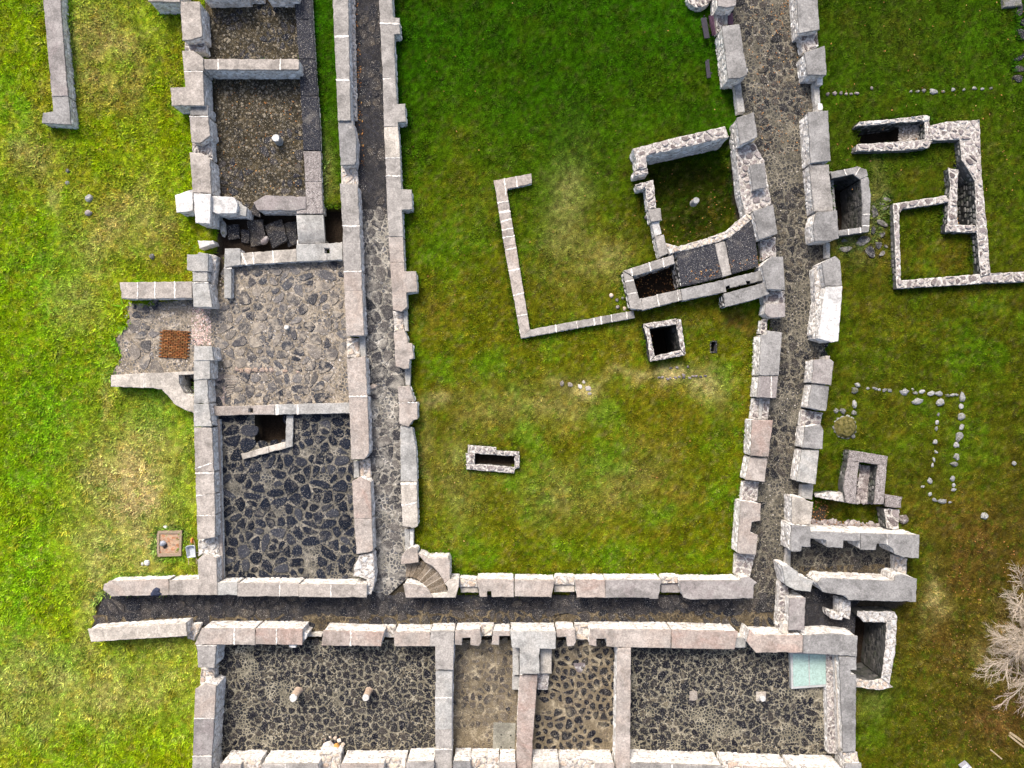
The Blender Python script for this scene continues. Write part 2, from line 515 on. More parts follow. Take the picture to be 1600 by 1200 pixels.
def wall(name, label, parts, base=-0.4, group=None, cat='wall', fmat=None, cmat=None):
    allp = [W(p, pt[2] if pt[0] != 'r' else pt[1]) for pt in parts for p in (pt[3] if pt[0] != 'r' else pt[2])]
    cx = sum(p[0] for p in allp) / len(allp); cy = sum(p[1] for p in allp) / len(allp)
    root = empty(name, label, cat, (cx, cy, 0), group)
    mbf = MB()
    for pt in parts:
        mbc = MB()
        if pt[0] in 'cs':
            _, mk, h, pts = pt[:4]
            cuts = pt[4] if len(pt) > 4 else []
            P = ccw([W(p, h) for p in pts])
            th = 0.11 if pt[0] == 'c' else 0.08
            ins = 0.035 if pt[0] == 'c' else 0.015
            core(mbc, mbf if pt[0] == 'c' else None, offset(P, ins), base, h - th + 0.005)
            EXCL.append(offset(P, 0.08))
            pieces = [list(pts)]
            joints = []
            for c in cuts:
                p, n, w = cutspec(c)
                if w > 0:
                    j = clip(clip(list(pts), p, n, -w), p, (-n[0], -n[1]), -w)
                    if len(j) > 2: joints.append(j)
                new = []
                for pc in pieces:
                    for nn in (n, (-n[0], -n[1])):
                        q = clip(pc, p, nn, 0.12)
                        if len(q) > 2 and abs(area(q)) > 3: new.append(q)
                pieces = new
            for pc in pieces:
                mb = MB(); prism(mb, [W(p, h) for p in pc], h - th, h + R.uniform(-0.012, 0.012), 0.026, 0.013, 0.2, 0.008, 0.12)
                if mb.v: child(mb, 'capstone' if pt[0] == 'c' else 'sill_slab', CAP[mk], root)
            for j in joints:
                mb = MB(); prism(mb, [W(p, h) for p in j], h - 0.03, h + 0.013, 0.006, 0.028, 0.12)
                if mb.v: child(mb, 'mortar_joint', M_LIME, root)
        else:
            _, h, pts, size = pt[:4]
            sm = pt[4] if len(pt) > 4 else M_RUB
            P = ccw([W(p, h) for p in pts])
            core(mbc, mbf, offset(P, 0.02), base, h - 0.06)
            EXCL.append(offset(P, 0.06))
            mb = MB(); prism(mb, P, h - 0.075, h - 0.02, 0.02, 0.025, 0.2)
            child(mb, 'mortar_bed', M_BEDLIME, root)
            for q in cells(offset(P, 0.01), size, size * 0.17, True, 0.30, 0.47):
                mb = MB(); stone(mb, q, h - 0.08, h + R.uniform(-0.02, 0.07), min(0.045, size * 0.13), 0.16)
                if mb.v: child(mb, 'stone', sm, root)
        if mbc.v: child(mbc, 'masonry', cmat or M_CORE, root)
    if mbf.v: child(mbf, 'face_stones', fmat or M_FACE, root, True)
    return root

FZ = [0.02]
def floor(name, pts, bed, smat, size, gap, hgt=0.035, keep=None, limit=300, drop=0.22, z=None, clipped=False, bev=0.02, jit=0.40, aniso=1.0, rot=0.0, excl=True, pname='paving_stone'):
    if z is None:
        FZ[0] += 0.004; z = FZ[0]
    P = ccw([W(p, z) for p in pts])
    mb = MB(); Q = densify(P, 0.5)
    mb.add([(x, y, z) for x, y in Q], [tuple(range(len(Q)))])
    o = mb.build(name, bed); o['kind'] = 'structure'
    if excl: EXCL.append(P)
    if smat is None: return o
    cs = cells(P, size, gap, clipped, drop, jit, rot, aniso)
    if keep:
        k2 = []
        for q in cs:
            x = sum(p[0] for p in q) / len(q); y = sum(p[1] for p in q) / len(q)
            if keep(x / S + 800, 600 - y / S): k2.append(q)
        cs = k2
    cs.sort(key=lambda q: -abs(area(q)))
    rest = MB()
    for k, q in enumerate(cs):
        if abs(area(q)) < 0.012: continue
        if k < limit:
            mb = MB(); stone(mb, q, z - 0.03, z + hgt * R.uniform(0.55, 1.25), min(bev, size * 0.12))
            if mb.v: mb.build(pname, smat, o)
        else:
            stone(rest, q, z - 0.03, z + hgt * R.uniform(0.55, 1.25), min(bev, size * 0.12))
    if rest.v:
        r = rest.build('small_' + pname + 's', smat, o); r['kind'] = 'stuff'
    return o

def spots(pts, dens, z=0.0, test=None):
    P = ccw([W(p, z) for p in pts])
    xs = [p[0] for p in P]; ys = [p[1] for p in P]
    n = int((max(xs) - min(xs)) * (max(ys) - min(ys)) * dens)
    X = NR.uniform(min(xs), max(xs), n); Y = NR.uniform(min(ys), max(ys), n)
    m = inside_np(P, X, Y)
    X, Y = X[m], Y[m]
    if test is not None:
        m = test(X, Y); X, Y = X[m], Y[m]
    return X, Y
NR = np.random.RandomState(5)

def mesh_np(name, V, F, mat, col=None):
    me = bpy.data.meshes.new(name)
    k = F.shape[1]
    me.vertices.add(len(V)); me.vertices.foreach_set('co', V.astype(np.float32).ravel())
    me.loops.add(F.size); me.loops.foreach_set('vertex_index', F.astype(np.int32).ravel())
    me.polygons.add(len(F)); me.polygons.foreach_set('loop_start', np.arange(0, F.size, k, dtype=np.int32))
    me.polygons.foreach_set('loop_total', np.full(len(F), k, dtype=np.int32))
    if col is not None:
        a = me.attributes.new('col', 'FLOAT_COLOR', 'POINT')
        a.data.foreach_set('color', np.concatenate([col, np.ones((len(col), 1))], 1).astype(np.float32).ravel())
    me.materials.append(mat); me.update(calc_edges=True)
    o = bpy.data.objects.new(name, me); C.objects.link(o)
    return o

def pebbles(name, label, cat, X, Y, Z, r0, r1, mat, flat=0.6, parent=None):
    n = len(X)
    if n == 0: return
    r = r0 + (r1 - r0) * NR.rand(n) ** 2.2
    base = np.array([(1, 0, 0), (.3, .95, 0), (-.8, .6, 0), (-.85, -.55, 0), (.25, -1, 0), (.05, .0, 1)], float)
    ang = NR.uniform(0, 6.28, n)
    sx = r * NR.uniform(0.75, 1.3, n); sy = r * NR.uniform(0.75, 1.2, n); sz = r * flat * NR.uniform(0.6, 1.2, n)
    B = np.repeat(base[None], n, 0) * (1 + NR.uniform(-.2, .2, (n, 6, 3)))
    x = B[:, :, 0] * sx[:, None]; y = B[:, :, 1] * sy[:, None]; z = B[:, :, 2] * sz[:, None]
    c, s = np.cos(ang)[:, None], np.sin(ang)[:, None]
    V = np.stack([X[:, None] + x * c - y * s, Y[:, None] + x * s + y * c, np.broadcast_to(np.asarray(Z), (n,))[:, None] + z], 2).reshape(-1, 3)
    t = np.array([(0, 1, 5), (1, 2, 5), (2, 3, 5), (3, 4, 5), (4, 0, 5)])
    F = (t[None] + 6 * np.arange(n)[:, None, None]).reshape(-1, 3)
    o = mesh_np(name, V, F, mat); o['kind'] = 'stuff'
    if parent is None: tag(o, label, cat)
    else: o.parent = parent
    return o

# ------------------------------------------------------------------ floors
M_BED_A = bed_mat('dark_court_bedding', (0.115, 0.105, 0.085), (0.24, 0.215, 0.175), (0.009, 0.011, 0.016), pamt=0.9, d0=0.34)
M_ST_A = stone_mat('blue_black_paving', [(0.003, 0.0045, 0.009), (0.005, 0.007, 0.013), (0.009, 0.0115, 0.019), (0.004, 0.0055, 0.010), (0.03, 0.032, 0.04)], (0.11, 0.10, 0.085), 0.54, 0.70, 0.85, 1.7, 0.6, lamt=0.64)
M_BED_B = bed_mat('pale_cobble_bedding', (0.19, 0.158, 0.118), (0.37, 0.32, 0.255), (0.03, 0.032, 0.038), 0.85, 4.2, 0.36)
M_ST_B = stone_mat('grey_cobbles', [(0.012, 0.014, 0.02), (0.045, 0.045, 0.05), (0.10, 0.092, 0.088), (0.02, 0.021, 0.027), (0.15, 0.13, 0.11), (0.03, 0.03, 0.033)], (0.27, 0.23, 0.18), 0.48, 0.64, 0.9, 1.6)
M_BED_W = bed_mat('walk_bedding', (0.21, 0.195, 0.165), (0.38, 0.355, 0.315), (0.03, 0.031, 0.036), 0.9, 3.8, 0.32)
M_ST_W = stone_mat('walk_cobbles', [(0.012, 0.013, 0.017), (0.035, 0.033, 0.035), (0.085, 0.077, 0.07), (0.02, 0.02, 0.023)], (0.27, 0.25, 0.215), 0.48, 0.66, 0.85, 1.3, 0.7)
M_BED_E = bed_mat('east_walk_bedding', (0.10, 0.09, 0.068), (0.21, 0.185, 0.14), (0.014, 0.014, 0.015), 0.9, 4.6, 0.32)
M_ST_E = stone_mat('east_walk_cobbles', [(0.008, 0.008, 0.010), (0.018, 0.017, 0.017), (0.036, 0.031, 0.027), (0.011, 0.011, 0.012)], (0.13, 0.108, 0.072), 0.52, 0.68, 0.85, 1.5, 0.8)
M_BED_D = bed_mat('dark_earth_floor', (0.026, 0.025, 0.026), (0.065, 0.058, 0.05), (0.014, 0.014, 0.017), 0.8, 3.4, 0.36)
M_ST_D = stone_mat('dark_walk_cobbles', [(0.008, 0.009, 0.013), (0.018, 0.018, 0.021), (0.035, 0.031, 0.029), (0.012, 0.012, 0.016)], (0.085, 0.07, 0.052), 0.5, 0.7, 0.75, 1.0, 0.7)
M_BED_S = bed_mat('south_room_bedding', (0.16, 0.142, 0.102), (0.32, 0.285, 0.215), (0.008, 0.009, 0.012), 0.95, 5.4, 0.30)
M_ST_S = stone_mat('small_dark_cobbles', [(0.004, 0.004, 0.007), (0.008, 0.008, 0.011), (0.017, 0.016, 0.016), (0.006, 0.006, 0.009), (0.035, 0.03, 0.026)], (0.16, 0.135, 0.09), 0.54, 0.68, 0.85, 1.3, 0.7)
M_BED_T = bed_mat('tan_room_bedding', (0.14, 0.112, 0.072), (0.33, 0.28, 0.195), (0.03, 0.025, 0.023), 0.85, 4.6, 0.42)
M_ST_T = stone_mat('tan_room_cobbles', [(0.014, 0.013, 0.015), (0.036, 0.031, 0.028), (0.07, 0.058, 0.046), (0.11, 0.09, 0.065)], (0.17, 0.138, 0.088), 0.46, 0.66, 0.9, 1.0)
M_BED_G = bed_mat('gravel_floor', (0.026, 0.021, 0.012), (0.09, 0.07, 0.038), (0.014, 0.013, 0.012), 0.7, 6.0, 0.4)
M_PEB = stone_mat('floor_pebbles', [(0.009, 0.009, 0.009), (0.024, 0.021, 0.016), (0.055, 0.047, 0.03), (0.015, 0.014, 0.013), (0.17, 0.145, 0.105), (0.05, 0.037, 0.02)], (0.075, 0.056, 0.028), 0.5, 0.66, 0.6, 1.0)
M_PEBL = stone_mat('pale_pebbles', [(0.09, 0.08, 0.07), (0.2, 0.17, 0.145), (0.3, 0.27, 0.235), (0.14, 0.11, 0.09), (0.40, 0.37, 0.34)], (0.2, 0.165, 0.12), 0.5, 0.7, 0.6, 1.0)

def nz(px, py, cell, seed):
    return float(vnoise(np.array([px]), np.array([py]), cell, seed)[0])

# north-west gravel rooms
floor('gravel_floor_north_room', [(318, -30), (466, -30), (470, 95), (326, 95)], M_BED_G, M_ST_D, 0.45, 0.1, 0.03, lambda x, y: nz(x, y, 30, 1) > 0.62)
floor('gravel_floor_second_room', [(330, 104), (474, 104), (482, 312), (400, 333), (352, 330), (338, 300)], M_BED_G, M_ST_D, 0.5, 0.12, 0.03, lambda x, y: y > 190 and nz(x, y, 30, 2) > 0.52)
# cobbled west court with its approach
floor('cobbled_west_court', [(196, 476), (300, 468), (340, 470), (352, 440), (356, 408), (540, 402), (552, 634), (335, 644), (328, 592), (172, 590), (190, 556), (180, 530), (204, 500)], M_BED_B, M_ST_B, 0.62, 0.14, 0.045,
      lambda x, y: nz(x, y, 45, 3) > (0.30 if x > 345 else 0.5) and not (245 < x < 297 and 512 < y < 563), drop=0.3)
# dark paved court with a notch for the cellar pit
floor('dark_paved_court', [(338, 645), (398, 645), (398, 692), (448, 692), (448, 645), (553, 643), (562, 908), (344, 908)], M_BED_A, M_ST_A, 0.62, 0.11, 0.05, lambda x, y: nz(x, y, 22, 15) > 0.16, 300, 0.32, jit=0.46)
# west cloister walk: dark upper stretch, cobbled lower stretch
floor('west_walk_upper', [(545, -40), (602, -40), (614, 332), (556, 332)], M_BED_D, M_ST_D, 0.7, 0.08, 0.02, lambda x, y: nz(x, y, 40, 4) > 0.45)
floor('west_walk_lower', [(552, 328), (614, 328), (634, 600), (640, 900), (600, 936), (580, 936)], M_BED_W, M_ST_W, 0.66, 0.12, 0.04, lambda x, y: nz(x, y, 40, 5) > 0.25)
# south walk
floor('south_walk', [(163, 926), (580, 926), (600, 930), (1240, 930), (1240, 990), (140, 990), (152, 960)], M_BED_D, M_ST_D, 0.62, 0.10, 0.035, lambda x, y: x < 330 or nz(x, y, 40, 6) > 0.35)
# east walk
floor('east_walk', [(1138, -40), (1252, -40), (1272, 200), (1290, 380), (1296, 440), (1290, 540), (1268, 640), (1246, 780), (1234, 940), (1152, 940), (1168, 760), (1196, 560), (1212, 440), (1188, 300), (1160, 180), (1146, 50)], M_BED_E, M_ST_E, 0.52, 0.12, 0.03,
      lambda x, y: nz(x, y, 45, 7) > 0.38, 300)
def ragged(pts, a=3.0, step=14):
    return [(x + R.uniform(-a, a), y + R.uniform(-a, a)) for x, y in densify(pts, step)]
M_SUNLIT_GRIT = bed_mat('sunlit_tan_grit', (0.075, 0.058, 0.034), (0.19, 0.15, 0.092), (0.015, 0.014, 0.014), 0.9, 4.4, 0.38)
floor('sunlit_grit_strip_south_walk', ragged([(150, 966), (420, 962), (560, 960), (700, 956), (900, 958), (1100, 957), (1225, 955), (1225, 992), (150, 992)], 6, 7), M_SUNLIT_GRIT, None, 0.5, 0.12)  # tan grit that also paints the sunlit lower half of the walk lighter
floor('grit_strip_annex', ragged([(1250, 885), (1320, 882), (1400, 884), (1400, 915), (1250, 915)], 3), M_SUNLIT_GRIT, None, 0.5, 0.1, z=0.09)
# south range rooms
floor('south_room_floor_with_columns', [(340, 1000), (690, 1000), (692, 1180), (335, 1180)], M_BED_S, M_ST_S, 0.40, 0.09, 0.035, lambda x, y: nz(x, y, 35, 8) > 0.18, drop=0.3, jit=0.47)
floor('south_room_floor_tan', [(700, 1000), (818, 1000), (812, 1180), (700, 1180)], M_BED_T, M_ST_T, 0.44, 0.10, 0.025, lambda x, y: y < 1135 and nz(x, y, 30, 9) > 0.15)
floor('south_room_floor_mossy', [(835, 1000), (968, 1000), (965, 1180), (825, 1180)], M_BED_T, M_ST_S, 0.48, 0.13, 0.03, lambda x, y: nz(x, y, 25, 10) > 0.12)
floor('south_room_floor_east', [(982, 1005), (1318, 1005), (1322, 1185), (980, 1185)], M_BED_S, M_ST_S, 0.42, 0.10, 0.035, lambda x, y: nz(x, y, 30, 12) > 0.25, drop=0.3, jit=0.47)
# annex floors
floor('annex_floor', [(1240, 840), (1405, 845), (1405, 915), (1236, 915)], M_BED_E, M_ST_E, 0.5, 0.10, 0.02, lambda x, y: nz(x, y, 40, 13) > 0.4)
floor('annex_passage_floor', [(1245, 918), (1340, 925), (1335, 990), (1240, 990)], M_BED_D, M_ST_D, 0.55, 0.1, 0.02, lambda x, y: nz(x, y, 40, 14) > 0.5)
# ------------------------------------------------------------------ walls (outlines in plan units, heights in metres)
SOIL = []
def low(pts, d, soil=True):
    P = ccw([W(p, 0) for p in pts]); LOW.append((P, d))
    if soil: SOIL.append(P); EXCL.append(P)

wall('low_wall', 'isolated grey wall with a hooked foot on the far left meadow', [
    ('c', 'v', 0.8, [(66, -40), (92, -40), (96, 30), (103, 110), (106, 150), (81, 151), (67, 0)]),
    ('c', 's', 0.8, [(81, 151), (106, 150), (110, 184), (111, 195), (65, 192), (67, 176), (83, 174)])])

wall('ruined_wall', 'wall crossing the top edge above the small gravel room', [
    ('c', 't', 1.5, [(229, -40), (281, -40), (281, 3), (231, 2)]),
    ('c', 'g', 1.5, [(312, -40), (382, -40), (382, -9), (312, -7)]),
    ('r', 0.5, [(382, -40), (412, -40), (412, 0), (382, 0)], 0.35, M_RUBD),
    ('c', 'g', 1.5, [(412, -40), (462, -40), (462, -9), (412, -9)])])

wall('ruined_wall', 'outer wall left of the gravel rooms, ending in a whitewashed cross', [
    ('c', 't', 1.4, [(281, 2), (312, 2), (316, 57), (294, 63), (285, 63)]),
    ('r', 0.7, [(289, 62), (318, 56), (322, 82), (303, 80), (288, 79)], 0.3),
    ('c', 't', 1.42, [(284, 79), (302, 79), (318, 91), (318, 110), (287, 110)]),
    ('c', 't', 1.4, [(287, 111), (317, 111), (319, 165), (268, 165), (266, 137), (290, 136)], [('y', 111.5, 1.0)]),
    ('c', 's', 1.15, [(297, 165), (325, 165), (325, 180), (297, 180)]),
    ('c', 't', 1.3, [(296, 181), (325, 181), (328, 212), (312, 224), (299, 222)], [('y', 182, .8)]),
    ('r', 0.7, [(300, 222), (330, 214), (332, 250), (316, 241), (300, 238)], 0.3),
    ('c', 't', 1.4, [(296, 238), (314, 239), (328, 248), (330, 302), (301, 301)]),
    ('c', 'w', 1.5, [(302, 302), (329, 303), (328, 350), (305, 348)]),
    ('c', 'w', 1.2, [(273, 305), (301, 296), (302, 330), (276, 332)]),
    ('c', 'w', 1.2, [(330, 306), (366, 308), (371, 318), (369, 333), (340, 334), (330, 331)]),
    ('c', 'b', 0.9, [(371, 316), (386, 324), (384, 338), (369, 335)])])

wall('ruined_wall', 'taupe capped cross wall between the two gravel rooms', [
    ('c', 't', 1.4, [(319, 92), (467, 92), (467, 109), (319, 109)], [('x', 341), ('x', 438)])])

M_SLABTOP = stone_mat('dark_wall_top', [(0.02, 0.02, 0.026), (0.04, 0.038, 0.042), (0.085, 0.075, 0.07)], (0.2, 0.17, 0.13), 0.55, 0.7, 0.6, 1.4)
CAP['k'] = stone_mat('blackened_concrete', [(0.014, 0.015, 0.02), (0.024, 0.024, 0.029)], (0.12, 0.108, 0.095), 0.54, 0.7, 0.7, 1.2, 0.7)
CAP['q'] = stone_mat('speckled_concrete', [(0.15, 0.13, 0.122), (0.19, 0.168, 0.157)], (0.06, 0.05, 0.048), 0.48, 0.6, 0.75, 5.0, lich=(0.5, 0.47, 0.44), lamt=0.58)
wall('ruined_wall', 'blackened flat wall between gravel rooms and the narrow grass strip', [
    ('c', 'k', 0.42, [(457, -40), (485, -40), (492, 90), (500, 200), (501, 235), (474, 235), (467, 92)], [('y', 92, 0), ('y', 150, 0), ('y', 30, 0)]),
    ('c', 'q', 0.42, [(474, 236), (501, 236), (503, 300), (505, 334), (463, 334), (463, 328), (479, 327)], [('y', 284, 0)])])
wall('ruined_wall', 'short brownish wall above the dark cellar pit', [
    ('c', 'v', 0.45, [(396, 316), (414, 305), (478, 307), (478, 326), (462, 329), (402, 329)])], base=-1.2)
# curved concrete vault over the cellar
vault = empty('cellar_vault', 'pale curved concrete vault slab between two dark cellar pits', 'vault', (*W((486, 357)), 0))
mb = MB()
prof = []
for k in range(9):
    t = k / 8
    prof.append((336 + 44 * t, 0.30 + 0.22 * math.sin(math.pi * (0.15 + 0.85 * t))))
V = []
for py_, z_ in prof:
    for px_ in (463 + 3 * (py_ - 336) / 44, 475, 490, 505 + 3 * (py_ - 336) / 44):
        V.append((*W((px_, py_), z_), z_))
for py_, z_ in prof:
    for px_ in (463 + 3 * (py_ - 336) / 44, 505 + 3 * (py_ - 336) / 44):
        V.append((*W((px_, py_), z_), z_ - 0.25))
F_ = []
for k in range(8):
    for i in range(3): F_.append((k * 4 + i, (k + 1) * 4 + i, (k + 1) * 4 + i + 1, k * 4 + i + 1))
    F_.append((k * 4, 36 + k * 2, 36 + k * 2 + 2, (k + 1) * 4)); F_.append((k * 4 + 3, (k + 1) * 4 + 3, 36 + k * 2 + 3, 36 + k * 2 + 1))
mb.add(V, F_)
child(mb, 'vault_slab', CAP['b'], vault, smooth=False)
mb = MB(); prism(mb, [W((466, 376)), W((507, 374)), W((507, 382)), W((466, 384))], -1.2, 0.25, 0.02); child(mb, 'abutment', M_CORE, vault)

wall('ruined_wall', 'upper wall along the left side of the west walk', [
    ('c', 'g', 1.25, [(518, -40), (543, -40), (548, 188), (528, 189)], [('y', 57, 1.8), ('y', 125, 1.8)]),
    ('c', 's', 1.1, [(528, 190), (551, 189), (557, 215), (556, 252), (554, 258), (532, 258)]),
    ('r', 0.35, [(533, 258), (557, 258), (560, 288), (533, 288)], 0.4, M_RUBB),
    ('r', 0.28, [(545, -40), (553, -40), (558, 188), (552, 188)], 0.28, M_FIELDL)])

wall('ruined_wall', 'long pale wall between the west rooms and the west walk', [
    ('c', 'g', 1.15, [(531, 287), (559, 289), (562, 352), (535, 352)]),
    ('c', 'g', 1.15, [(535, 352), (562, 352), (565, 423), (537, 423)], [('y', 352.8, 1.7)]),
    ('c', 'p', 1.15, [(537, 423), (565, 423), (566, 455), (569, 524), (541, 525), (538, 455)], [('y', 423.8, 1.7), ('y', 455, 0)]),
    ('s', 'b', 0.35, [(561, 525), (570, 524), (573, 580), (566, 580)]),
    ('r', 0.2, [(541, 528), (560, 528), (563, 558), (542, 559)], 0.5, M_RUBB),
    ('c', 'p', 1.2, [(541, 560), (571, 557), (574, 618), (545, 618)]),
    ('c', 'p', 1.2, [(545, 618), (574, 618), (577, 708), (569, 718), (549, 718)], [('y', 619, 1.8)]),
    ('s', 'b', 0.4, [(552, 720), (560, 720), (561, 746), (553, 747)]),
    ('r', 0.25, [(561, 720), (578, 716), (581, 750), (562, 746)], 0.6, M_RUBB),
    ('c', 'r', 1.2, [(550, 752), (562, 745), (579, 753), (581, 810), (553, 810)]),
    ('c', 'p', 1.2, [(553, 810), (581, 810), (583, 862), (557, 866)], [('y', 810, 0)]),
    ('r', 1.0, [(553, 884), (562, 868), (583, 864), (586, 903), (580, 928), (574, 930), (573, 905), (552, 900)], 0.5, M_WHITESTONE)])

wall('garth_wall', 'buttressed wall between the west walk and the central lawn', [
    ('c', 'g', 0.9, [(590, -40), (612, -40), (614, 27), (624, 28), (625, 53), (616, 54), (618, 122), (598, 122)], [((590, 36), (630, 38), 1.6)]),
    ('c', 'g', 0.9, [(598, 122), (618, 122), (620, 163), (633, 162), (634, 190), (622, 191), (622, 198), (600, 198)], [((598, 124), (620, 119), 1.6)]),
    ('c', 'l', 0.92, [(600, 199), (622, 198), (625, 246), (602, 246)]),
    ('c', 'g', 0.9, [(602, 246), (625, 246), (627, 296), (643, 296), (644, 327), (628, 328), (630, 370), (607, 370), (604, 300)], [('y', 246.5, 1.3), ('y', 275, 1.3)]),
    ('c', 'p', 0.9, [(607, 370), (630, 370), (632, 424), (650, 424), (652, 456), (635, 458), (636, 480), (627, 487), (614, 484), (610, 420)], [('y', 410, 0)]),
    ('r', 0.25, [(614, 486), (631, 488), (631, 516), (616, 518)], 0.5, M_RUBB),
    ('s', 'b', 0.4, [(630, 486), (636, 484), (638, 517), (632, 517)]),
    ('c', 'p', 0.95, [(615, 520), (622, 517), (632, 516), (637, 530), (637, 535), (644, 537), (646, 560), (640, 562), (639, 576), (630, 577), (618, 572)]),
    ('s', 'b', 0.4, [(632, 577), (641, 575), (641, 602), (634, 602)]),
    ('c', 'p', 0.95, [(621, 604), (640, 602), (643, 612), (648, 628), (623, 629)]),
    ('c', 'p', 1.0, [(623, 629), (652, 628), (652, 655), (645, 657), (638, 667), (624, 662)], [('y', 629, .8)]),
    ('c', 'b', 0.85, [(625, 665), (644, 668), (650, 700), (652, 752), (626, 752)]),
    ('c', 'l', 0.9, [(626, 753), (651, 753), (653, 822), (645, 826), (629, 822)], [('y', 756, 2.2), ((625, 790), (655, 784), 2.0)]),
    ('s', 'b', 0.35, [(632, 826), (640, 827), (641, 856), (633, 860)]), ('s', 'w', 0.45, [(640, 827), (646, 826), (646, 854), (641, 855)]),
    ('c', 'p', 0.9, [(626, 882), (627, 870), (633, 861), (643, 855), (653, 856), (654, 879), (634, 881)])])

M_STEP = stone_mat('worn_step_stone', [(0.10, 0.078, 0.055), (0.17, 0.135, 0.10), (0.13, 0.11, 0.09)], (0.06, 0.048, 0.034), 0.48, 0.64, 0.8, 3.0)
# quarter-turn stair in the corner of the lawn
st = empty('corner_stair', 'quarter-turn stone stair set in pinkish blocks at the lawn corner', 'stair', (*W((665, 905)), 0))
mbc, mbf = MB(), MB()
def arcp(r, a, cx=629, cy=938): return (cx + r * math.cos(a), cy - r * math.sin(a))
ins = lambda a: 37 + 8 * (1 - a / 1.5)
outr = lambda a: 56 + 15 * math.sin(min(1.0, (1.5 - a) / 0.7) * math.pi / 2)
angs = [0.20 + 1.25 * k / 8 for k in range(9)]
for h_, pts_, mk_ in [(1.35, [(653, 865), (660, 867), (668, 872), (700, 872), (703, 878), (703, 905), (694, 912)] + [arcp(outr(a), a) for a in (0.45, 0.65, 0.85, 1.05)][0:4], 'p'),
                      (1.35, [(630, 913), (636, 912), (650, 914), (664, 918), (671, 924), (676, 934), (634, 934)], 'p'),
                      (1.35, [(703, 905), (717, 905), (717, 915), (712, 934), (677, 934), (673, 928), (700, 925), (699, 917), (695, 912)], 'l')]:
    P_ = ccw([W(p, h_) for p in pts_])
    core(mbc, mbf, offset(P_, 0.03), -0.2, h_ - 0.1); EXCL.append(P_)
    mb = MB(); prism(mb, P_, h_ - 0.11, h_, 0.03, 0.006, 0.35); child(mb, 'capstone', CAP[mk_], st)
child(mbc, 'masonry', M_CORE, st); child(mbf, 'face_stones', M_FACE, st, True)
for k in range(8):
    a0, a1 = angs[k], angs[k + 1]
    z = 1.2 - 0.15 * k
    q = [arcp(ins(a0), a0), arcp(outr(a0) , a0), arcp(outr((a0 + a1) / 2), (a0 + a1) / 2), arcp(outr(a1), a1), arcp(ins(a1), a1)]
    mb = MB(); prism(mb, [W(p, z) for p in q], -0.1, z, 0.03, 0.012, 0.25, 0.02); so = child(mb, 'step', M_STEP, st)
    e0, e1 = arcp(ins(a0), a0), arcp(outr(a0), a0); e2, e3 = arcp(outr(a0 + .03), a0 + .03), arcp(ins(a0 + .03), a0 + .03)
    if k < 5:
        mb = MB(); prism(mb, [W(p, z) for p in (e0, e1, e2, e3)], z - .05, z + .02, .006, .01, .15); no = child(mb, 'nosing', M_PEBL, st); no.parent = so; no.matrix_parent_inverse = Matrix.Identity(4)

wall('garth_wall', 'bright-faced wall closing the lower side of the central lawn', [
    ('r', 0.75, [(718, 903), (745, 904), (746, 917), (718, 918)], 0.35, M_RUBB),
    ('s', 'l', 0.6, [(719, 918), (746, 917), (748, 926), (720, 926)]),
    ('c', 'p', 1.4, [(744, 905), (803, 905), (803, 933), (768, 933), (768, 924), (761, 924), (761, 933), (750, 933)]),
    ('c', 'p', 1.38, [(804, 906), (867, 907), (862, 934), (857, 933), (804, 932)]),
    ('r', 0.8, [(867, 901), (898, 901), (898, 914), (866, 914)], 0.42, M_RUBB),
    ('s', 'l', 0.6, [(866, 914), (898, 914), (898, 925), (866, 925)]),
    ('c', 'r', 1.4, [(898, 906), (946, 906), (946, 934), (902, 934)]),
    ('c', 'v', 1.4, [(946, 906), (1034, 906), (1029, 936), (1015, 936), (1014, 934), (946, 934)], [('x', 946.2, 0)]),
    ('r', 0.8, [(1034, 901), (1060, 901), (1060, 912), (1034, 912)], 0.42, M_RUBB),
    ('s', 'v', 0.6, [(1033, 912), (1060, 912), (1062, 926), (1033, 926)]),
    ('c', 'v', 1.4, [(1060, 907), (1157, 907), (1158, 903), (1170, 901), (1183, 911), (1178, 914), (1177, 935), (1079, 937), (1068, 934)])])

wall('garth_wall', 'lower stretch of the lawn side wall of the east walk, pinkish caps', [
    ('r', 0.45, [(1150, 866), (1180, 867), (1172, 902), (1148, 898)], 0.4),
    ('c', 'p', 1.25, [(1158, 783), (1189, 787), (1188, 814), (1175, 816), (1172, 832), (1184, 836), (1181, 867), (1152, 865)]),
    ('r', 0.5, [(1162, 752), (1186, 753), (1183, 784), (1158, 783)], 0.35),
    ('c', 'p', 1.15, [(1172, 714), (1199, 716), (1195, 753), (1165, 750)]),
    ('c', 'r', 1.35, [(1175, 656), (1208, 657), (1201, 714), (1173, 712)]),
    ('r', 0.5, [(1178, 622), (1203, 623), (1200, 656), (1174, 655)], 0.35), ('s', 'b', 0.62, [(1187, 622), (1192, 622), (1190, 656), (1185, 656)]),
    ('c', 'v', 1.3, [(1186, 588), (1216, 588), (1213, 622), (1205, 622), (1183, 621)], [('x', 1205, 1.0)]),
    ('c', 's', 1.35, [(1189, 523), (1199, 522), (1199, 516), (1222, 519), (1217, 587), (1186, 587)]),
    ('r', 0.6, [(1190, 500), (1200, 498), (1198, 520), (1188, 522)], 0.3, M_RUBD)])
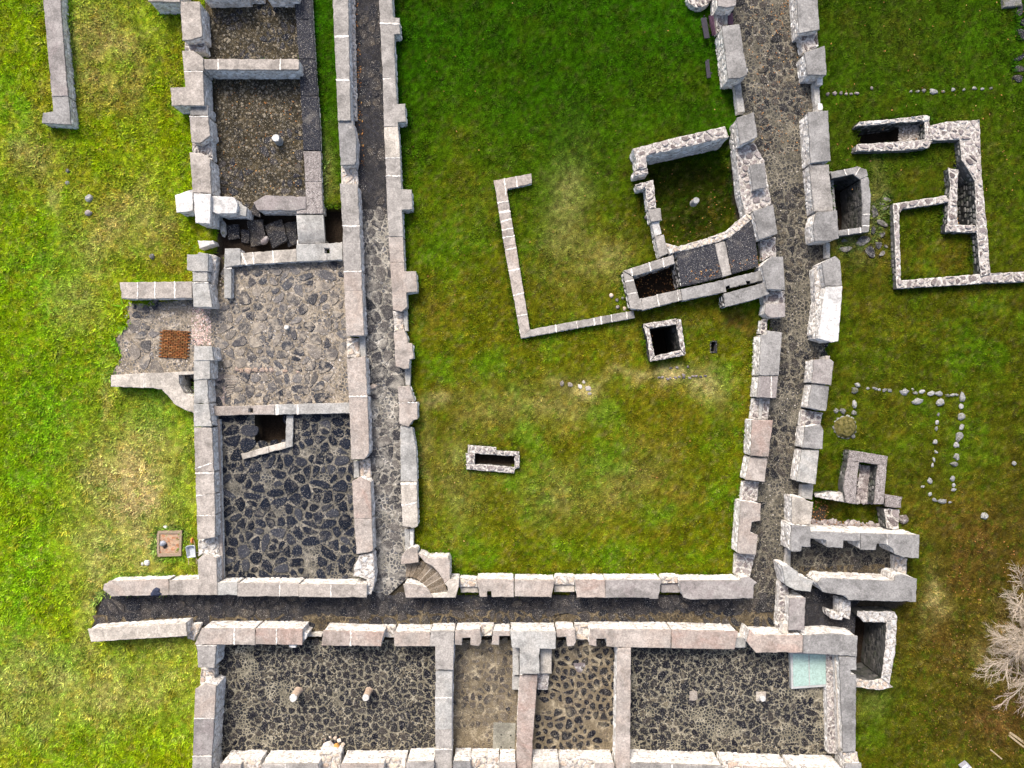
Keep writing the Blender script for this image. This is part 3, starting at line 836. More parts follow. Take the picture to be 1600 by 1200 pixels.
wall('garth_wall', 'upper stretch of the wall between east walk and walled well room', [
    ('c', 'v', 1.1, [(1197, 474), (1227, 474), (1227, 495), (1205, 497), (1195, 490)]),
    ('r', 0.7, [(1190, 456), (1226, 455), (1226, 474), (1195, 476)], 0.42, M_RUBD),
    ('c', 's', 1.4, [(1190, 415), (1205, 401), (1224, 401), (1227, 453), (1199, 452)]),
    ('r', 0.6, [(1188, 376), (1212, 370), (1213, 401), (1202, 401), (1192, 408)], 0.4),
    ('c', 's', 1.4, [(1177, 330), (1208, 320), (1215, 365), (1186, 375)]),
    ('r', 0.7, [(1150, 232), (1178, 222), (1194, 250), (1202, 300), (1206, 320), (1176, 330), (1166, 338), (1157, 300)], 0.42),
    ('c', 's', 1.2, [(1171, 258), (1194, 254), (1198, 293), (1177, 297)]),
    ('c', 's', 1.5, [(1151, 184), (1178, 175), (1184, 214), (1157, 227)])])
wall('garth_wall', 'top stretch of the lawn side wall of the east walk beside the bench', [
    ('s', 'b', 0.5, [(1147, 128), (1157, 128), (1164, 175), (1153, 176)]),
    ('c', 's', 1.6, [(1128, 41), (1156, 37), (1159, 60), (1168, 117), (1157, 122), (1138, 123), (1132, 70)]),
    ('s', 'w', 1.2, [(1163, 107), (1169, 106), (1169, 112), (1164, 113)]),
    ('r', 0.6, [(1118, 16), (1132, 18), (1130, 42), (1120, 52)], 0.35, M_RUBD), ('s', 'b', 0.7, [(1131, 16), (1137, 16), (1137, 38), (1132, 38)]),
    ('c', 'v', 1.6, [(1120, -40), (1152, -40), (1150, 8), (1136, 12), (1122, 9)])])

wall('ruined_wall', 'upper outer wall of the east walk beside the coped pit', [
    ('c', 's', 1.3, [(1243, -40), (1275, -40), (1281, 46), (1249, 52)]),
    ('r', 0.7, [(1249, 52), (1277, 48), (1279, 72), (1255, 82)], 0.36),
    ('c', 's', 1.35, [(1257, 82), (1289, 71), (1292, 117), (1262, 117)]),
    ('s', 'b', 0.5, [(1271, 128), (1280, 128), (1282, 162), (1274, 165)]), ('s', 'w', 0.8, [(1277, 119), (1286, 119), (1285, 132), (1277, 132)]), ('s', 'w', 0.8, [(1278, 161), (1286, 161), (1286, 173), (1278, 173)]),
    ('c', 's', 1.35, [(1262, 175), (1294, 173), (1298, 251), (1267, 255)]),
    ('c', 'g', 1.15, [(1265, 258), (1295, 257), (1302, 330), (1272, 331)]),
    ('c', 's', 1.4, [(1276, 331), (1308, 329), (1311, 372), (1300, 376), (1273, 377), (1271, 350)])])
wall('ruined_wall', 'east walk wall with one glaring white cap', [
    ('s', 'b', 0.5, [(1290, 379), (1297, 379), (1297, 403), (1291, 403)]),
    ('c', 's', 1.5, [(1284, 410), (1305, 400), (1313, 407), (1316, 447), (1290, 447)]),
    ('c', 'w', 1.6, [(1290, 448), (1317, 447), (1310, 533), (1299, 535), (1278, 529)]),
    ('r', 0.8, [(1272, 420), (1284, 412), (1290, 450), (1277, 528), (1268, 524), (1275, 470)], 0.3, M_FIELDL)])
wall('ruined_wall', 'outer wall of the east walk beside the mossy round base', [
    ('s', 'l', 1.0, [(1290, 556), (1297, 556), (1297, 563), (1290, 563)]),
    ('c', 'v', 1.35, [(1272, 562), (1296, 560), (1303, 566), (1299, 602), (1269, 598)]),
    ('c', 's', 1.2, [(1269, 600), (1296, 603), (1291, 643), (1262, 637)]),
    ('r', 0.45, [(1253, 640), (1286, 645), (1282, 664), (1250, 666)], 0.42, M_RUBD),
    ('c', 's', 1.35, [(1258, 667), (1282, 663), (1287, 672), (1285, 702), (1254, 700)]),
    ('c', 'b', 1.2, [(1253, 703), (1280, 703), (1274, 757), (1245, 752)]),
    ('s', 'b', 0.55, [(1253, 757), (1271, 757), (1269, 781), (1252, 778)]),
    ('c', 'l', 1.4, [(1238, 776), (1258, 778), (1262, 784), (1271, 785), (1267, 820), (1238, 820)])])

wall('annex_wall', 'notched grey wall along the upper side of the annex', [
    ('c', 's', 1.75, [(1237, 820), (1265, 822), (1268, 830), (1345, 833), (1344, 846), (1318, 845), (1317, 857), (1292, 855), (1291, 844), (1267, 842), (1267, 855), (1254, 855), (1253, 862), (1236, 862)]),
    ('c', 's', 1.75, [(1345, 833), (1437, 836), (1436, 873), (1412, 871), (1398, 866), (1396, 858), (1385, 851), (1370, 849), (1369, 860), (1345, 859)], [('x', 1386, .5)]),
    ('s', 'b', 0.5, [(1230, 858), (1236, 858), (1235, 884), (1228, 884)]),
    ('r', 0.6, [(1398, 868), (1418, 873), (1416, 900), (1398, 898)], 0.5, M_RUBB)], base=-0.7)
wall('annex_wall', 'angled pale wall end where the east walk meets the annex', [
    ('c', 'b', 1.6, [(1222, 884), (1232, 883), (1246, 893), (1249, 900), (1271, 908), (1267, 925), (1243, 922), (1228, 915)]),
    ('r', 0.7, [(1219, 908), (1232, 918), (1234, 950), (1230, 982), (1214, 980)], 0.36, M_RUBD),
    ('c', 'v', 1.5, [(1234, 935), (1259, 934), (1257, 985), (1232, 985)]),
    ('s', 'l', 1.3, [(1224, 975), (1233, 976), (1232, 992), (1222, 990)])], base=-0.7)
wall('annex_wall', 'smooth grey wall along the lower side of the annex', [
    ('c', 's', 1.75, [(1285, 903), (1398, 908), (1400, 900), (1409, 897), (1433, 905), (1432, 941), (1326, 938), (1320, 931), (1285, 925), (1277, 911)]),
    ('r', 1.0, [(1312, 936), (1330, 940), (1328, 968), (1312, 964)], 0.36, M_FIELDL),
    ('r', 1.0, [(1295, 955), (1318, 962), (1316, 970), (1297, 966)], 0.3, M_FIELDL)], base=-1.2)

# south range
wall('passage_wall', 'buff wall above the left end of the south walk, jacket on it', [
    ('c', 'p', 1.0, [(162, 913), (171, 908), (263, 905), (264, 930), (174, 932), (161, 922)]),
    ('c', 't', 1.2, [(264, 907), (310, 905), (308, 875), (318, 866), (338, 872), (339, 930), (264, 930)]),
    ('r', 0.5, [(310, 843), (340, 838), (343, 872), (318, 865), (309, 870)], 0.34, M_WHITESTONE),
    ('c', 'b', 1.2, [(340, 910), (371, 910), (371, 930), (340, 930)], [('x', 340.5, 0)]),
    ('c', 't', 1.3, [(371, 911), (467, 911), (467, 932), (371, 932)], [('x', 437, .8)]),
    ('c', 't', 1.35, [(467, 913), (573, 913), (573, 934), (467, 933)], [('x', 517, 1.2)])])
wall('passage_wall', 'buff rubble wall at the left end of the south walk', [
    ('c', 'l', 1.1, [(137, 983), (290, 973), (292, 994), (142, 1003)]),
    ('r', 0.45, [(291, 976), (314, 975), (304, 1002), (293, 998)], 0.5, M_RUBB)])
wall('range_wall', 'upper left wall of the south room with two columns', [
    ('c', 'p', 1.5, [(315, 982), (398, 982), (399, 1008), (304, 1007)], [('x', 366)]),
    ('c', 'r', 1.48, [(399, 982), (473, 983), (472, 1008), (399, 1007)], [('x', 432)]),
    ('s', 'w', 1.3, [(451, 1007), (462, 1007), (462, 1012), (452, 1012)]),
    ('s', 'w', 1.2, [(473, 988), (481, 990), (478, 999), (472, 1000)])])
wall('range_wall', 'short pink capped wall between two doorways of the south walk', [
    ('c', 'r', 1.5, [(505, 985), (600, 988), (595, 1010), (502, 1009)], [('x', 548)]),
    ('r', 0.4, [(598, 978), (618, 978), (616, 996), (597, 996)], 0.5, M_RUBB), ('s', 'l', 0.5, [(482, 990), (504, 990), (502, 995), (481, 995)])])
wall('range_wall', 'notched wall of the south walk joined to the left partition', [
    ('c', 'p', 1.5, [(616, 987), (672, 988), (672, 1010), (616, 1010)]),
    ('c', 'g', 1.52, [(672, 986), (710, 986), (708, 1047), (680, 1046), (680, 1010), (672, 1010)]),
    ('c', 'p', 1.5, [(711, 985), (750, 984), (752, 1003), (748, 1010), (735, 1008), (735, 997), (722, 997), (722, 1008), (711, 1008)]),
    ('r', 0.55, [(749, 976), (772, 976), (768, 994), (752, 994)], 0.6, M_RUBB),
    ('c', 'b', 1.3, [(680, 1048), (707, 1047), (706, 1140), (680, 1140)], [('y', 1090, 1.3)]),
    ('c', 'g', 1.3, [(680, 1140), (706, 1140), (706, 1240), (679, 1240)], [('y', 1171, 1.2)])])
wall('range_wall', 'tall central grey block with a pink partition running down', [
    ('c', 'p', 1.45, [(771, 987), (797, 986), (797, 994), (780, 994), (780, 1008), (768, 1007)]),
    ('c', 'b', 1.7, [(797, 986), (869, 987), (868, 1014), (843, 1014), (843, 1053), (812, 1053), (812, 1013), (800, 1012)]),
    ('c', 'b', 0.9, [(801, 1012), (811, 1012), (811, 1055), (801, 1055)]),
    ('c', 'l', 0.9, [(844, 1014), (862, 1014), (862, 1053), (844, 1053)]),
    ('r', 0.6, [(840, 1054), (858, 1054), (856, 1078), (840, 1078)], 0.4), ('s', 'b', 0.6, [(800, 1056), (812, 1056), (811, 1078), (800, 1078)]),
    ('c', 'r', 1.35, [(812, 1055), (840, 1055), (836, 1110), (832, 1160), (830, 1240), (806, 1240), (808, 1130)]),
    ('c', 'p', 1.45, [(869, 983), (898, 983), (900, 1003), (897, 1010), (886, 1010), (885, 995), (870, 996)]),
    ('r', 0.55, [(898, 976), (922, 976), (920, 1000), (900, 1000)], 0.6, M_RUBB)])
wall('range_wall', 'long pink wall of the south walk joined to the right partition', [
    ('c', 'p', 1.5, [(922, 983), (1049, 984), (1048, 1013), (986, 1012), (965, 1012), (948, 1010), (947, 998), (932, 998), (932, 1010), (920, 1008)]),
    ('c', 'p', 1.5, [(965, 1012), (986, 1012), (984, 1240), (961, 1240)], [('y', 1012.2, 0)]),
    ('c', 'r', 1.5, [(1049, 984), (1153, 987), (1148, 1015), (1049, 1013)], [('x', 1049.2, 0)]),
    ('s', 'b', 0.9, [(1150, 996), (1167, 996), (1165, 1012), (1148, 1012)])])
wall('range_wall', 'red and grey corner wall over the turquoise glass hatch', [
    ('c', 'r', 1.6, [(1180, 992), (1255, 993), (1254, 1020), (1181, 1020), (1167, 1003), (1172, 985)]),
    ('c', 's', 1.6, [(1255, 993), (1302, 990), (1340, 994), (1339, 1026), (1310, 1024), (1255, 1021)], [('x', 1255.2, 0)]),
    ('c', 's', 1.5, [(1311, 1026), (1338, 1026), (1338, 1047), (1329, 1047), (1329, 1054), (1338, 1054), (1337, 1175), (1318, 1175)], []),
    ('s', 'l', 1.0, [(1304, 1024), (1311, 1024), (1318, 1175), (1310, 1175)]),
    ('r', 0.6, [(1291, 1022), (1304, 1022), (1309, 1178), (1294, 1178)], 0.3)])
wall('range_wall', 'left end wall of the south room with two columns', [
    ('c', 'g', 1.5, [(307, 1008), (338, 1009), (335, 1044), (309, 1043)], [('y', 1008.4, .9)]),
    ('r', 0.7, [(314, 1044), (336, 1045), (334, 1072), (320, 1068), (312, 1070)], 0.34, M_RUBB),
    ('c', 'p', 1.55, [(305, 1077), (320, 1068), (338, 1072), (335, 1122), (303, 1122)]),
    ('c', 'v', 1.55, [(303, 1122), (335, 1122), (331, 1181), (301, 1181)], [('y', 1122.6, .8)]),
    ('c', 'g', 1.55, [(301, 1181), (331, 1181), (330, 1240), (299, 1240)], [('y', 1181.6, 1)])])
wall('range_wall', 'white-faced wall along the bottom edge of the photo', [
    ('c', 'p', 1.7, [(344, 1194), (376, 1195), (376, 1240), (344, 1240)]),
    ('r', 1.2, [(376, 1186), (408, 1187), (408, 1240), (376, 1240)], 0.45, M_RUBB),
    ('c', 'g', 1.7, [(408, 1194), (498, 1193), (498, 1240), (408, 1240)], [('x', 446)]),
    ('r', 1.0, [(498, 1176), (532, 1177), (530, 1240), (499, 1240)], 0.42, M_RUBB),
    ('c', 'p', 1.7, [(532, 1194), (600, 1194), (600, 1240), (531, 1240)]),
    ('r', 1.0, [(600, 1184), (635, 1184), (634, 1240), (600, 1240)], 0.5, M_RUBB),
    ('c', 'g', 1.7, [(635, 1191), (678, 1190), (678, 1240), (635, 1240)]),
    ('c', 's', 1.7, [(708, 1190), (735, 1190), (735, 1240), (708, 1240)]),
    ('r', 1.1, [(735, 1183), (780, 1183), (780, 1240), (735, 1240)], 0.4, M_RUBB),
    ('c', 'p', 1.7, [(780, 1192), (806, 1192), (806, 1240), (780, 1240)]),
    ('c', 'l', 1.7, [(832, 1192), (874, 1192), (874, 1240), (832, 1240)]),
    ('r', 1.1, [(874, 1185), (930, 1186), (930, 1240), (874, 1240)], 0.45, M_RUBB),
    ('c', 'p', 1.7, [(930, 1193), (960, 1193), (960, 1240), (930, 1240)]),
    ('c', 'g', 1.7, [(985, 1192), (1128, 1197), (1128, 1240), (985, 1240)], [('x', 1050)]),
    ('r', 1.2, [(1128, 1189), (1162, 1191), (1162, 1240), (1128, 1240)], 0.45, M_RUBB),
    ('c', 'p', 1.7, [(1162, 1198), (1234, 1200), (1234, 1240), (1162, 1240)]),
    ('r', 1.3, [(1234, 1195), (1264, 1197), (1264, 1240), (1234, 1240)], 0.45, M_RUBB),
    ('c', 'p', 1.7, [(1264, 1201), (1318, 1202), (1318, 1240), (1264, 1240)]),
    ('r', 1.3, [(1316, 1176), (1340, 1176), (1342, 1192), (1320, 1192)], 0.4, M_RUBB),
    ('c', 's', 1.5, [(1321, 1193), (1346, 1193), (1346, 1240), (1321, 1240)])])

# west court walls
wall('ruined_wall', 'short wall with white joints running out onto the left meadow', [
    ('c', 't', 1.0, [(187, 441), (300, 440), (300, 466), (190, 467)], [('x', 215), ('x', 242), ('x', 273)]),
    ('c', 'b', 1.1, [(292, 397), (308, 397), (310, 394), (325, 396), (325, 424), (301, 424), (292, 422)]),
    ('c', 'b', 1.0, [(301, 425), (324, 425), (324, 440), (301, 440)], [('y', 426, .7)]),
    ('c', 'b', 1.2, [(300, 441), (325, 441), (330, 470), (331, 480), (302, 480)], [('y', 442, .8)]),
    ('r', 0.5, [(326, 396), (338, 400), (334, 445), (332, 478), (326, 441)], 0.3, M_FIELDL)], base=-0.6)
wall('ruined_wall', 'bluish capped wall with a square socket above the cobbled court', [
    ('c', 'b', 0.5, [(351, 388), (375, 388), (377, 414), (363, 416), (350, 418)]),
    ('c', 'b', 0.5, [(350, 418), (362, 418), (361, 466), (350, 466)], [('y', 418.8, .7)]),
    ('c', 'l', 0.5, [(377, 395), (463, 389), (463, 409), (377, 414)], [((393, 380), (398, 420), 1.4), ((426, 380), (428, 420), 1.0), ((378, 396), (386, 416), 1.5)]),
    ('c', 'b', 0.55, [(463, 382), (511, 380), (511, 388), (507, 388), (507, 396), (511, 396), (511, 407), (463, 409)]),
    ('c', 'b', 0.55, [(511, 380), (535, 378), (535, 406), (511, 407), (511, 396), (515, 396), (515, 388), (511, 388)])], base=-1.2)
wall('ruined_wall', 'pinkish wall with a square socket between the two west courts', [
    ('c', 'p', 0.6, [(331, 635), (391, 634), (391, 638), (388, 638), (388, 645), (391, 645), (391, 648), (332, 650)]),
    ('c', 'p', 0.6, [(391, 634), (429, 632), (429, 648), (391, 648), (391, 645), (395, 645), (395, 638), (391, 638)]),
    ('c', 'b', 0.6, [(429, 632), (546, 629), (547, 646), (429, 648)], [('x', 433, 3.0), ('x', 465, 2.0)])], base=-1.2)
wall('ruined_wall', 'outer wall left of the dark paved court with torn white joints', [
    ('c', 'b', 1.3, [(303, 541), (331, 541), (334, 563), (303, 564)]),
    ('c', 'b', 1.25, [(302, 564), (328, 561), (328, 592), (303, 594)], [((300, 565), (332, 560), 1.0)]),
    ('c', 'b', 1.2, [(303, 594), (324, 592), (326, 630), (303, 632)]),
    ('c', 'b', 1.25, [(302, 632), (326, 630), (331, 666), (303, 667)]),
    ('c', 't', 1.25, [(303, 668), (331, 668), (334, 738), (305, 738)], [((318, 728), (336, 722), 1.0)]),
    ('c', 't', 1.25, [(305, 738), (334, 738), (335, 772), (306, 773)], [('y', 739, 1.8)]),
    ('c', 't', 1.25, [(306, 773), (335, 772), (336, 805), (307, 805)], [((304, 775), (338, 769), 1.8)]),
    ('c', 't', 1.25, [(307, 805), (336, 805), (336, 840), (308, 843)], [('y', 805.5, 1.0)]),
    ('s', 'p', 0.4, [(336, 655), (343, 655), (349, 905), (341, 905)])])
wall('curved_wall', 'pale curving wall with a small pit left of the west courts', [
    ('c', 'l', 0.9, [(173, 586), (224, 583), (224, 606), (173, 604)]),
    ('c', 'l', 0.9, [(224, 583), (303, 580), (303, 585), (279, 586), (281, 602), (287, 614), (301, 620), (303, 622), (303, 646), (290, 641), (272, 631), (262, 618), (252, 609), (238, 606), (224, 606)], [('x', 224.3, .9)])], base=-0.8)
wall('cellar_kerb', 'bluish L-shaped kerb round the pit in the dark paved court', [
    ('c', 'b', 0.3, [(447, 649), (458, 649), (457, 698), (446, 701), (446, 690)]),
    ('c', 'l', 0.3, [(446, 690), (446, 701), (380, 718), (376, 709)], [('x', 420, 0)])], base=-1.2, cat='kerb', fmat=M_SHADE, cmat=M_SHADEC)

# low walls on the lawn and the walled well room
wall('low_wall', 'low bracket-shaped wall with many white joints on the lawn', [
    ('c', 'p', 0.35, [(771, 282), (830, 271), (832, 287), (793, 295), (792, 305), (776, 307)], [((787, 270), (790, 300), 1.2), ((806, 270), (809, 300), 1.2)]),
    ('c', 'p', 0.35, [(775, 302), (792, 299), (806, 382), (788, 386)], [((775, 318), (800, 313), 1.5), ((780, 332), (800, 329), 2.2), ((780, 347), (800, 342), 1.5), ((782, 360), (804, 356), 1.5), ((784, 372), (804, 368), 1.0)]),
    ('c', 'p', 0.35, [(788, 386), (806, 382), (828, 515), (814, 529)], [((788, 391), (808, 387), 1.2), ((792, 424), (812, 420), 1.6), ((800, 462), (818, 458), 1.4), ((806, 494), (826, 491), 1.4)]),
    ('c', 'g', 0.35, [(814, 529), (828, 515), (990, 485), (992, 497)], [((867, 500), (871, 530), 1.6), ((900, 495), (904, 525), 1.0), ((927, 490), (931, 520), 1.6), ((938, 490), (942, 520), 1.3), ((954, 485), (958, 515), .9), ((978, 480), (982, 510), 1.2)])])
wall('room_wall', 'rubble wall with white mortar round the sunken grass room', [
    ('r', 1.3, [(988, 232), (1060, 214), (1133, 197), (1138, 210), (1140, 214), (1068, 230), (1010, 243), (1011, 262), (996, 264), (994, 246)], 0.42),
    ('r', 1.2, [(990, 266), (1012, 262), (1013, 271), (991, 275)], 0.34),
    ('r', 1.0, [(993, 288), (1021, 281), (1023, 300), (1025, 325), (1013, 326), (1009, 294), (996, 296)], 0.34),
    ('c', 'g', 1.0, [(1013, 327), (1032, 325), (1035, 344), (1017, 347)]),
    ('c', 'w', 0.8, [(1018, 347), (1030, 346), (1034, 366), (1023, 370)]),
    ('c', 'g', 0.9, [(1023, 370), (1037, 366), (1044, 396), (1031, 402)])], base=-1.0)
wall('coping_block', 'grey coped tank and slab block beside the sunken grass room', [
    ('c', 'g', 0.9, [(974, 423), (1052, 398), (1055, 412), (990, 432)], [((985, 410), (989, 440), 1.3), ((1013, 400), (1018, 430), 1.3), ((1034, 395), (1039, 425), 1.2)]),
    ('c', 'g', 0.9, [(973, 424), (989, 433), (999, 467), (1003, 466), (1004, 484), (985, 482)], [((972, 441), (995, 437), 1.0), ((975, 461), (1000, 456), 1.0)]),
    ('c', 'g', 0.9, [(1003, 466), (1063, 452), (1066, 469), (1004, 485)], [((1026, 455), (1031, 485), 1.2), ((1058, 450), (1061, 475), 1.0)]),
    ('c', 's', 0.95, [(1064, 452), (1130, 437), (1130, 457), (1067, 470)]),
    ('c', 's', 0.95, [(1130, 437), (1194, 421), (1197, 437), (1173, 443), (1172, 439), (1166, 440), (1167, 444), (1141, 450), (1140, 446), (1134, 448), (1135, 456), (1130, 457)]),
    ('c', 's', 1.2, [(1131, 459), (1200, 440), (1202, 460), (1180, 468), (1133, 480)]),
    ('c', 'k', 0.85, [(1056, 391), (1118, 377), (1129, 433), (1065, 448)]),
    ('c', 'g', 0.95, [(1117, 381), (1133, 376), (1143, 429), (1129, 433)]),
    ('c', 'k', 0.85, [(1133, 374), (1172, 344), (1178, 352), (1186, 416), (1144, 428)]),
    ('r', 0.9, [(1040, 380), (1060, 385), (1084, 378), (1110, 370), (1138, 360), (1168, 333), (1176, 342), (1140, 372), (1116, 380), (1086, 388), (1056, 394), (1046, 398)], 0.3, M_RUBB)], base=-1.3, fmat=M_FACE_D, cmat=M_SHADEC)
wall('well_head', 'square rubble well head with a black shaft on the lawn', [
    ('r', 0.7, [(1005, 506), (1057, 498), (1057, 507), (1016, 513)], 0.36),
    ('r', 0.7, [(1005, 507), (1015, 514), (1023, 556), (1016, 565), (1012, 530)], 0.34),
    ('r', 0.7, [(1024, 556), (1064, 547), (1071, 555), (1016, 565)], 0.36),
    ('r', 0.7, [(1058, 499), (1064, 498), (1072, 554), (1064, 546), (1057, 508)], 0.36)], base=-3.2, cat='well', fmat=M_SHADE, cmat=M_SHADEC)
low([(1011, 509), (1059, 502), (1067, 551), (1020, 560)], -3.0)
wall('stone_trough', 'small rubble trough lying on the lawn', [
    ('r', 0.3, [(731, 695), (775, 699), (776, 711), (731, 708)], 0.3), ('r', 0.3, [(776, 704), (811, 706), (811, 712), (777, 712)], 0.3),
    ('r', 0.3, [(804, 712), (812, 712), (811, 731), (804, 733)], 0.28), ('r', 0.3, [(728, 725), (770, 727), (805, 730), (803, 740), (770, 737), (729, 733)], 0.32), ('r', 0.3, [(728, 708), (742, 709), (742, 726), (729, 725)], 0.34)], base=-0.7, cat='trough', fmat=M_SHADE, cmat=M_SHADEC)
low([(739, 706), (807, 709), (807, 730), (739, 728)], -0.45)

# east ruins
wall('rubble_foundation', 'rubble foundation wall with white joints enclosing grass plots', [
    ('r', 0.55, [(1337, 198), (1343, 190), (1390, 186), (1446, 180), (1453, 182), (1452, 190), (1440, 189), (1407, 191), (1375, 194), (1348, 196)], 0.36, M_FIELDL),
    ('r', 0.55, [(1337, 236), (1339, 225), (1360, 224), (1400, 221), (1445, 218), (1458, 220), (1450, 231), (1420, 234), (1380, 236)], 0.38),
    ('r', 0.55, [(1446, 190), (1453, 190), (1454, 219), (1446, 218)], 0.32),
    ('r', 0.6, [(1453, 196), (1480, 190), (1531, 187), (1534, 270), (1524, 282), (1504, 250), (1500, 218), (1455, 219)], 0.40),
    ('r', 0.6, [(1524, 280), (1534, 268), (1543, 360), (1548, 428), (1533, 431), (1527, 360)], 0.40),
    ('r', 0.55, [(1482, 262), (1498, 265), (1496, 300), (1497, 350), (1481, 352), (1482, 318), (1486, 290)], 0.36),
    ('r', 0.55, [(1478, 350), (1524, 352), (1528, 363), (1478, 362)], 0.38),
    ('r', 0.5, [(1396, 318), (1480, 305), (1484, 316), (1405, 327), (1408, 438), (1548, 427), (1610, 424), (1610, 440), (1545, 442), (1402, 451)], 0.40)], base=-1.6, cat='wall', fmat=M_SHADE2, cmat=M_SHADEC)
low([(1344, 191), (1406, 189), (1406, 225), (1344, 228)], -1.2)
low([(1406, 188), (1450, 186), (1450, 222), (1406, 224)], -0.25)
low([(1491, 258), (1500, 250), (1528, 290), (1530, 356), (1491, 356)], -1.2)
wall('coped_pit', 'dark pit with smooth grey coping beside the east walk', [
    ('c', 's', 0.75, [(1298, 269), (1340, 260), (1354, 265), (1357, 275), (1344, 280), (1333, 272), (1300, 279)], [((1318, 262), (1324, 275), .9), ((1336, 274), (1345, 260), .9)]),
    ('c', 's', 0.75, [(1357, 275), (1361, 305), (1359, 345), (1358, 362), (1347, 359), (1348, 320), (1345, 280)], [('y', 335, 1.2), ('y', 353, .8)]),
    ('c', 's', 0.75, [(1310, 360), (1347, 355), (1358, 362), (1311, 369)], [('x', 1326), ('x', 1344)])], base=-2.2, cat='pit', fmat=M_SHADE, cmat=M_SHADEC)
low([(1296, 272), (1336, 266), (1350, 275), (1354, 320), (1353, 359), (1306, 364)], -2.0)
wall('rubble_kerb', 'speckled horseshoe kerb open towards the annex', [
    ('c', 'q', 0.8, [(1328, 703), (1388, 713), (1386, 727), (1372, 726), (1343, 722), (1325, 722)]),
    ('c', 'q', 0.8, [(1325, 722), (1343, 722), (1340, 745), (1337, 788), (1322, 786), (1318, 760)]),
    ('c', 'q', 0.8, [(1372, 726), (1386, 727), (1384, 750), (1381, 788), (1366, 788), (1369, 750)]),
    ('r', 0.5, [(1273, 772), (1300, 768), (1322, 770), (1322, 786), (1300, 781), (1275, 777)], 0.35, M_FIELDL),
    ('c', 'q', 0.6, [(1382, 772), (1410, 777), (1408, 794), (1384, 792)]),
    ('r', 0.4, [(1382, 795), (1406, 796), (1404, 828), (1386, 826)], 0.5)], base=-0.9, cat='kerb', fmat=M_SHADE2, cmat=M_SHADEC)
U_IN = [(1343, 726), (1370, 728), (1372, 786), (1334, 786)]
low([(1272, 774), (1318, 780), (1334, 786), (1345, 725), (1370, 727), (1372, 786), (1392, 800), (1390, 834), (1262, 832)], -0.6, False)
low(U_IN, -0.15)
wall('annex_pit_wall', 'crumbling lime-stained wall round the black pit beside the corner', [
    ('r', 0.9, [(1340, 955), (1398, 956), (1403, 965), (1392, 973), (1350, 972), (1340, 962)], 0.34, M_FIELDL),
    ('r', 0.9, [(1386, 972), (1402, 965), (1399, 1020), (1390, 1070), (1378, 1060), (1384, 1010)], 0.34, M_FIELDL),
    ('r', 0.8, [(1338, 1060), (1360, 1064), (1380, 1060), (1396, 1074), (1375, 1079), (1338, 1074)], 0.36, M_RUBB)], base=-1.9, fmat=M_SHADE, cmat=M_SHADEC)
low([(1326, 940), (1345, 962), (1390, 966), (1394, 1010), (1384, 1066), (1330, 1066)], -1.7)
# sunken places next to tall walls
low([(1010, 240), (1140, 212), (1168, 335), (1140, 368), (1045, 392), (1020, 330)], -1.0, False)
low([(982, 420), (1060, 400), (1064, 460), (996, 476)], -1.0)
low([(395, 326), (466, 326), (466, 400), (395, 404)], -0.9)
low([(500, 325), (540, 325), (540, 386), (500, 386)], -0.9)
low([(345, 338), (396, 334), (396, 402), (345, 402)], -0.35)
low([(398, 642), (450, 642), (450, 694), (398, 694)], -1.1)
low([(277, 583), (305, 583), (305, 622), (286, 618)], -0.6)
low([(1262, 928), (1318, 934), (1318, 975), (1262, 985)], -0.02)
EXCL.append(ccw([W(p) for p in [(340, 335), (466, 328), (466, 402), (340, 404)]]))
EXCL.append(ccw([W(p) for p in [(1272, 800), (1300, 790), (1300, 826), (1268, 826)]]))
EXCL.append(ccw([W(p) for p in [(150, 935), (1300, 935), (1330, 1000), (1330, 1230), (330, 1230), (330, 1005), (300, 985), (150, 985)]]))
EXCL.append(ccw([W(p) for p in [(600, 860), (650, 884), (660, 930), (600, 930)]]))
EXCL.append(ccw([W(p) for p in [(1220, 820), (1262, 820), (1420, 860), (1420, 940), (1330, 990), (1220, 990)]]))
# linings of pits cut beside tall walls
wall('pit_lining', 'shade-darkened lining of the pit beside the east walk wall', [('s', 's', 0.02, [(1294, 268), (1301, 268), (1310, 366), (1303, 367)])], base=-2.2, cat='lining', cmat=M_SHADEC)
# ------------------------------------------------------------------ small things
def wood_mat(name, col):
    t = NT(name)
    w = t.n.new('ShaderNodeTexWave'); w.inputs['Scale'].default_value = 6; w.inputs['Distortion'].default_value = 6; w.inputs['Detail'].default_value = 3
    t.l.new(t.pos, w.inputs['Vector'])
    c = t.mix(0.7, col, t.ramp(w.outputs[1], [(0.2, 0.6), (0.6, 1.0), (0.9, 1.35)]), 'MULTIPLY')
    c = t.mix(0.6, c, t.ramp(t.noise(9, 4, .7), [(0.3, 0.6), (0.7, 1.4)]), 'MULTIPLY')
    return t.done(c, 0.75, w.outputs[1], 0.2, 0.01)
def plain(name, col, rough=0.7, metal=0.0, var=0.5):
    t = NT(name)
    c = t.mix(var, col, t.ramp(t.noise(8, 4, .7), [(0.3, 0.55), (0.5, 1.0), (0.72, 1.4)]), 'MULTIPLY')
    t.b.inputs['Metallic'].default_value = metal
    return t.done(c, rough, t.noise(30, 3, .6), 0.15, 0.01)
M_PURPLE = wood_mat('purple_stained_wood', (0.075, 0.04, 0.06)); M_DARKW = wood_mat('dark_weathered_wood', (0.035, 0.032, 0.04))
M_TANW = wood_mat('tan_weathered_wood', (0.22, 0.165, 0.115)); M_PALEW = wood_mat('bleached_wood', (0.27, 0.21, 0.13))

def quad_board(px4, z0, z1, bev=0.01):
    mb = MB(); P = [W(p, z1) for p in px4]; prism(mb, P, z0, z1, bev, 0.004, 0.5)
    Q = ccw(P); mb.add([(x, y, z0) for x, y in Q], [tuple(range(len(Q)))[::-1]])
    return mb

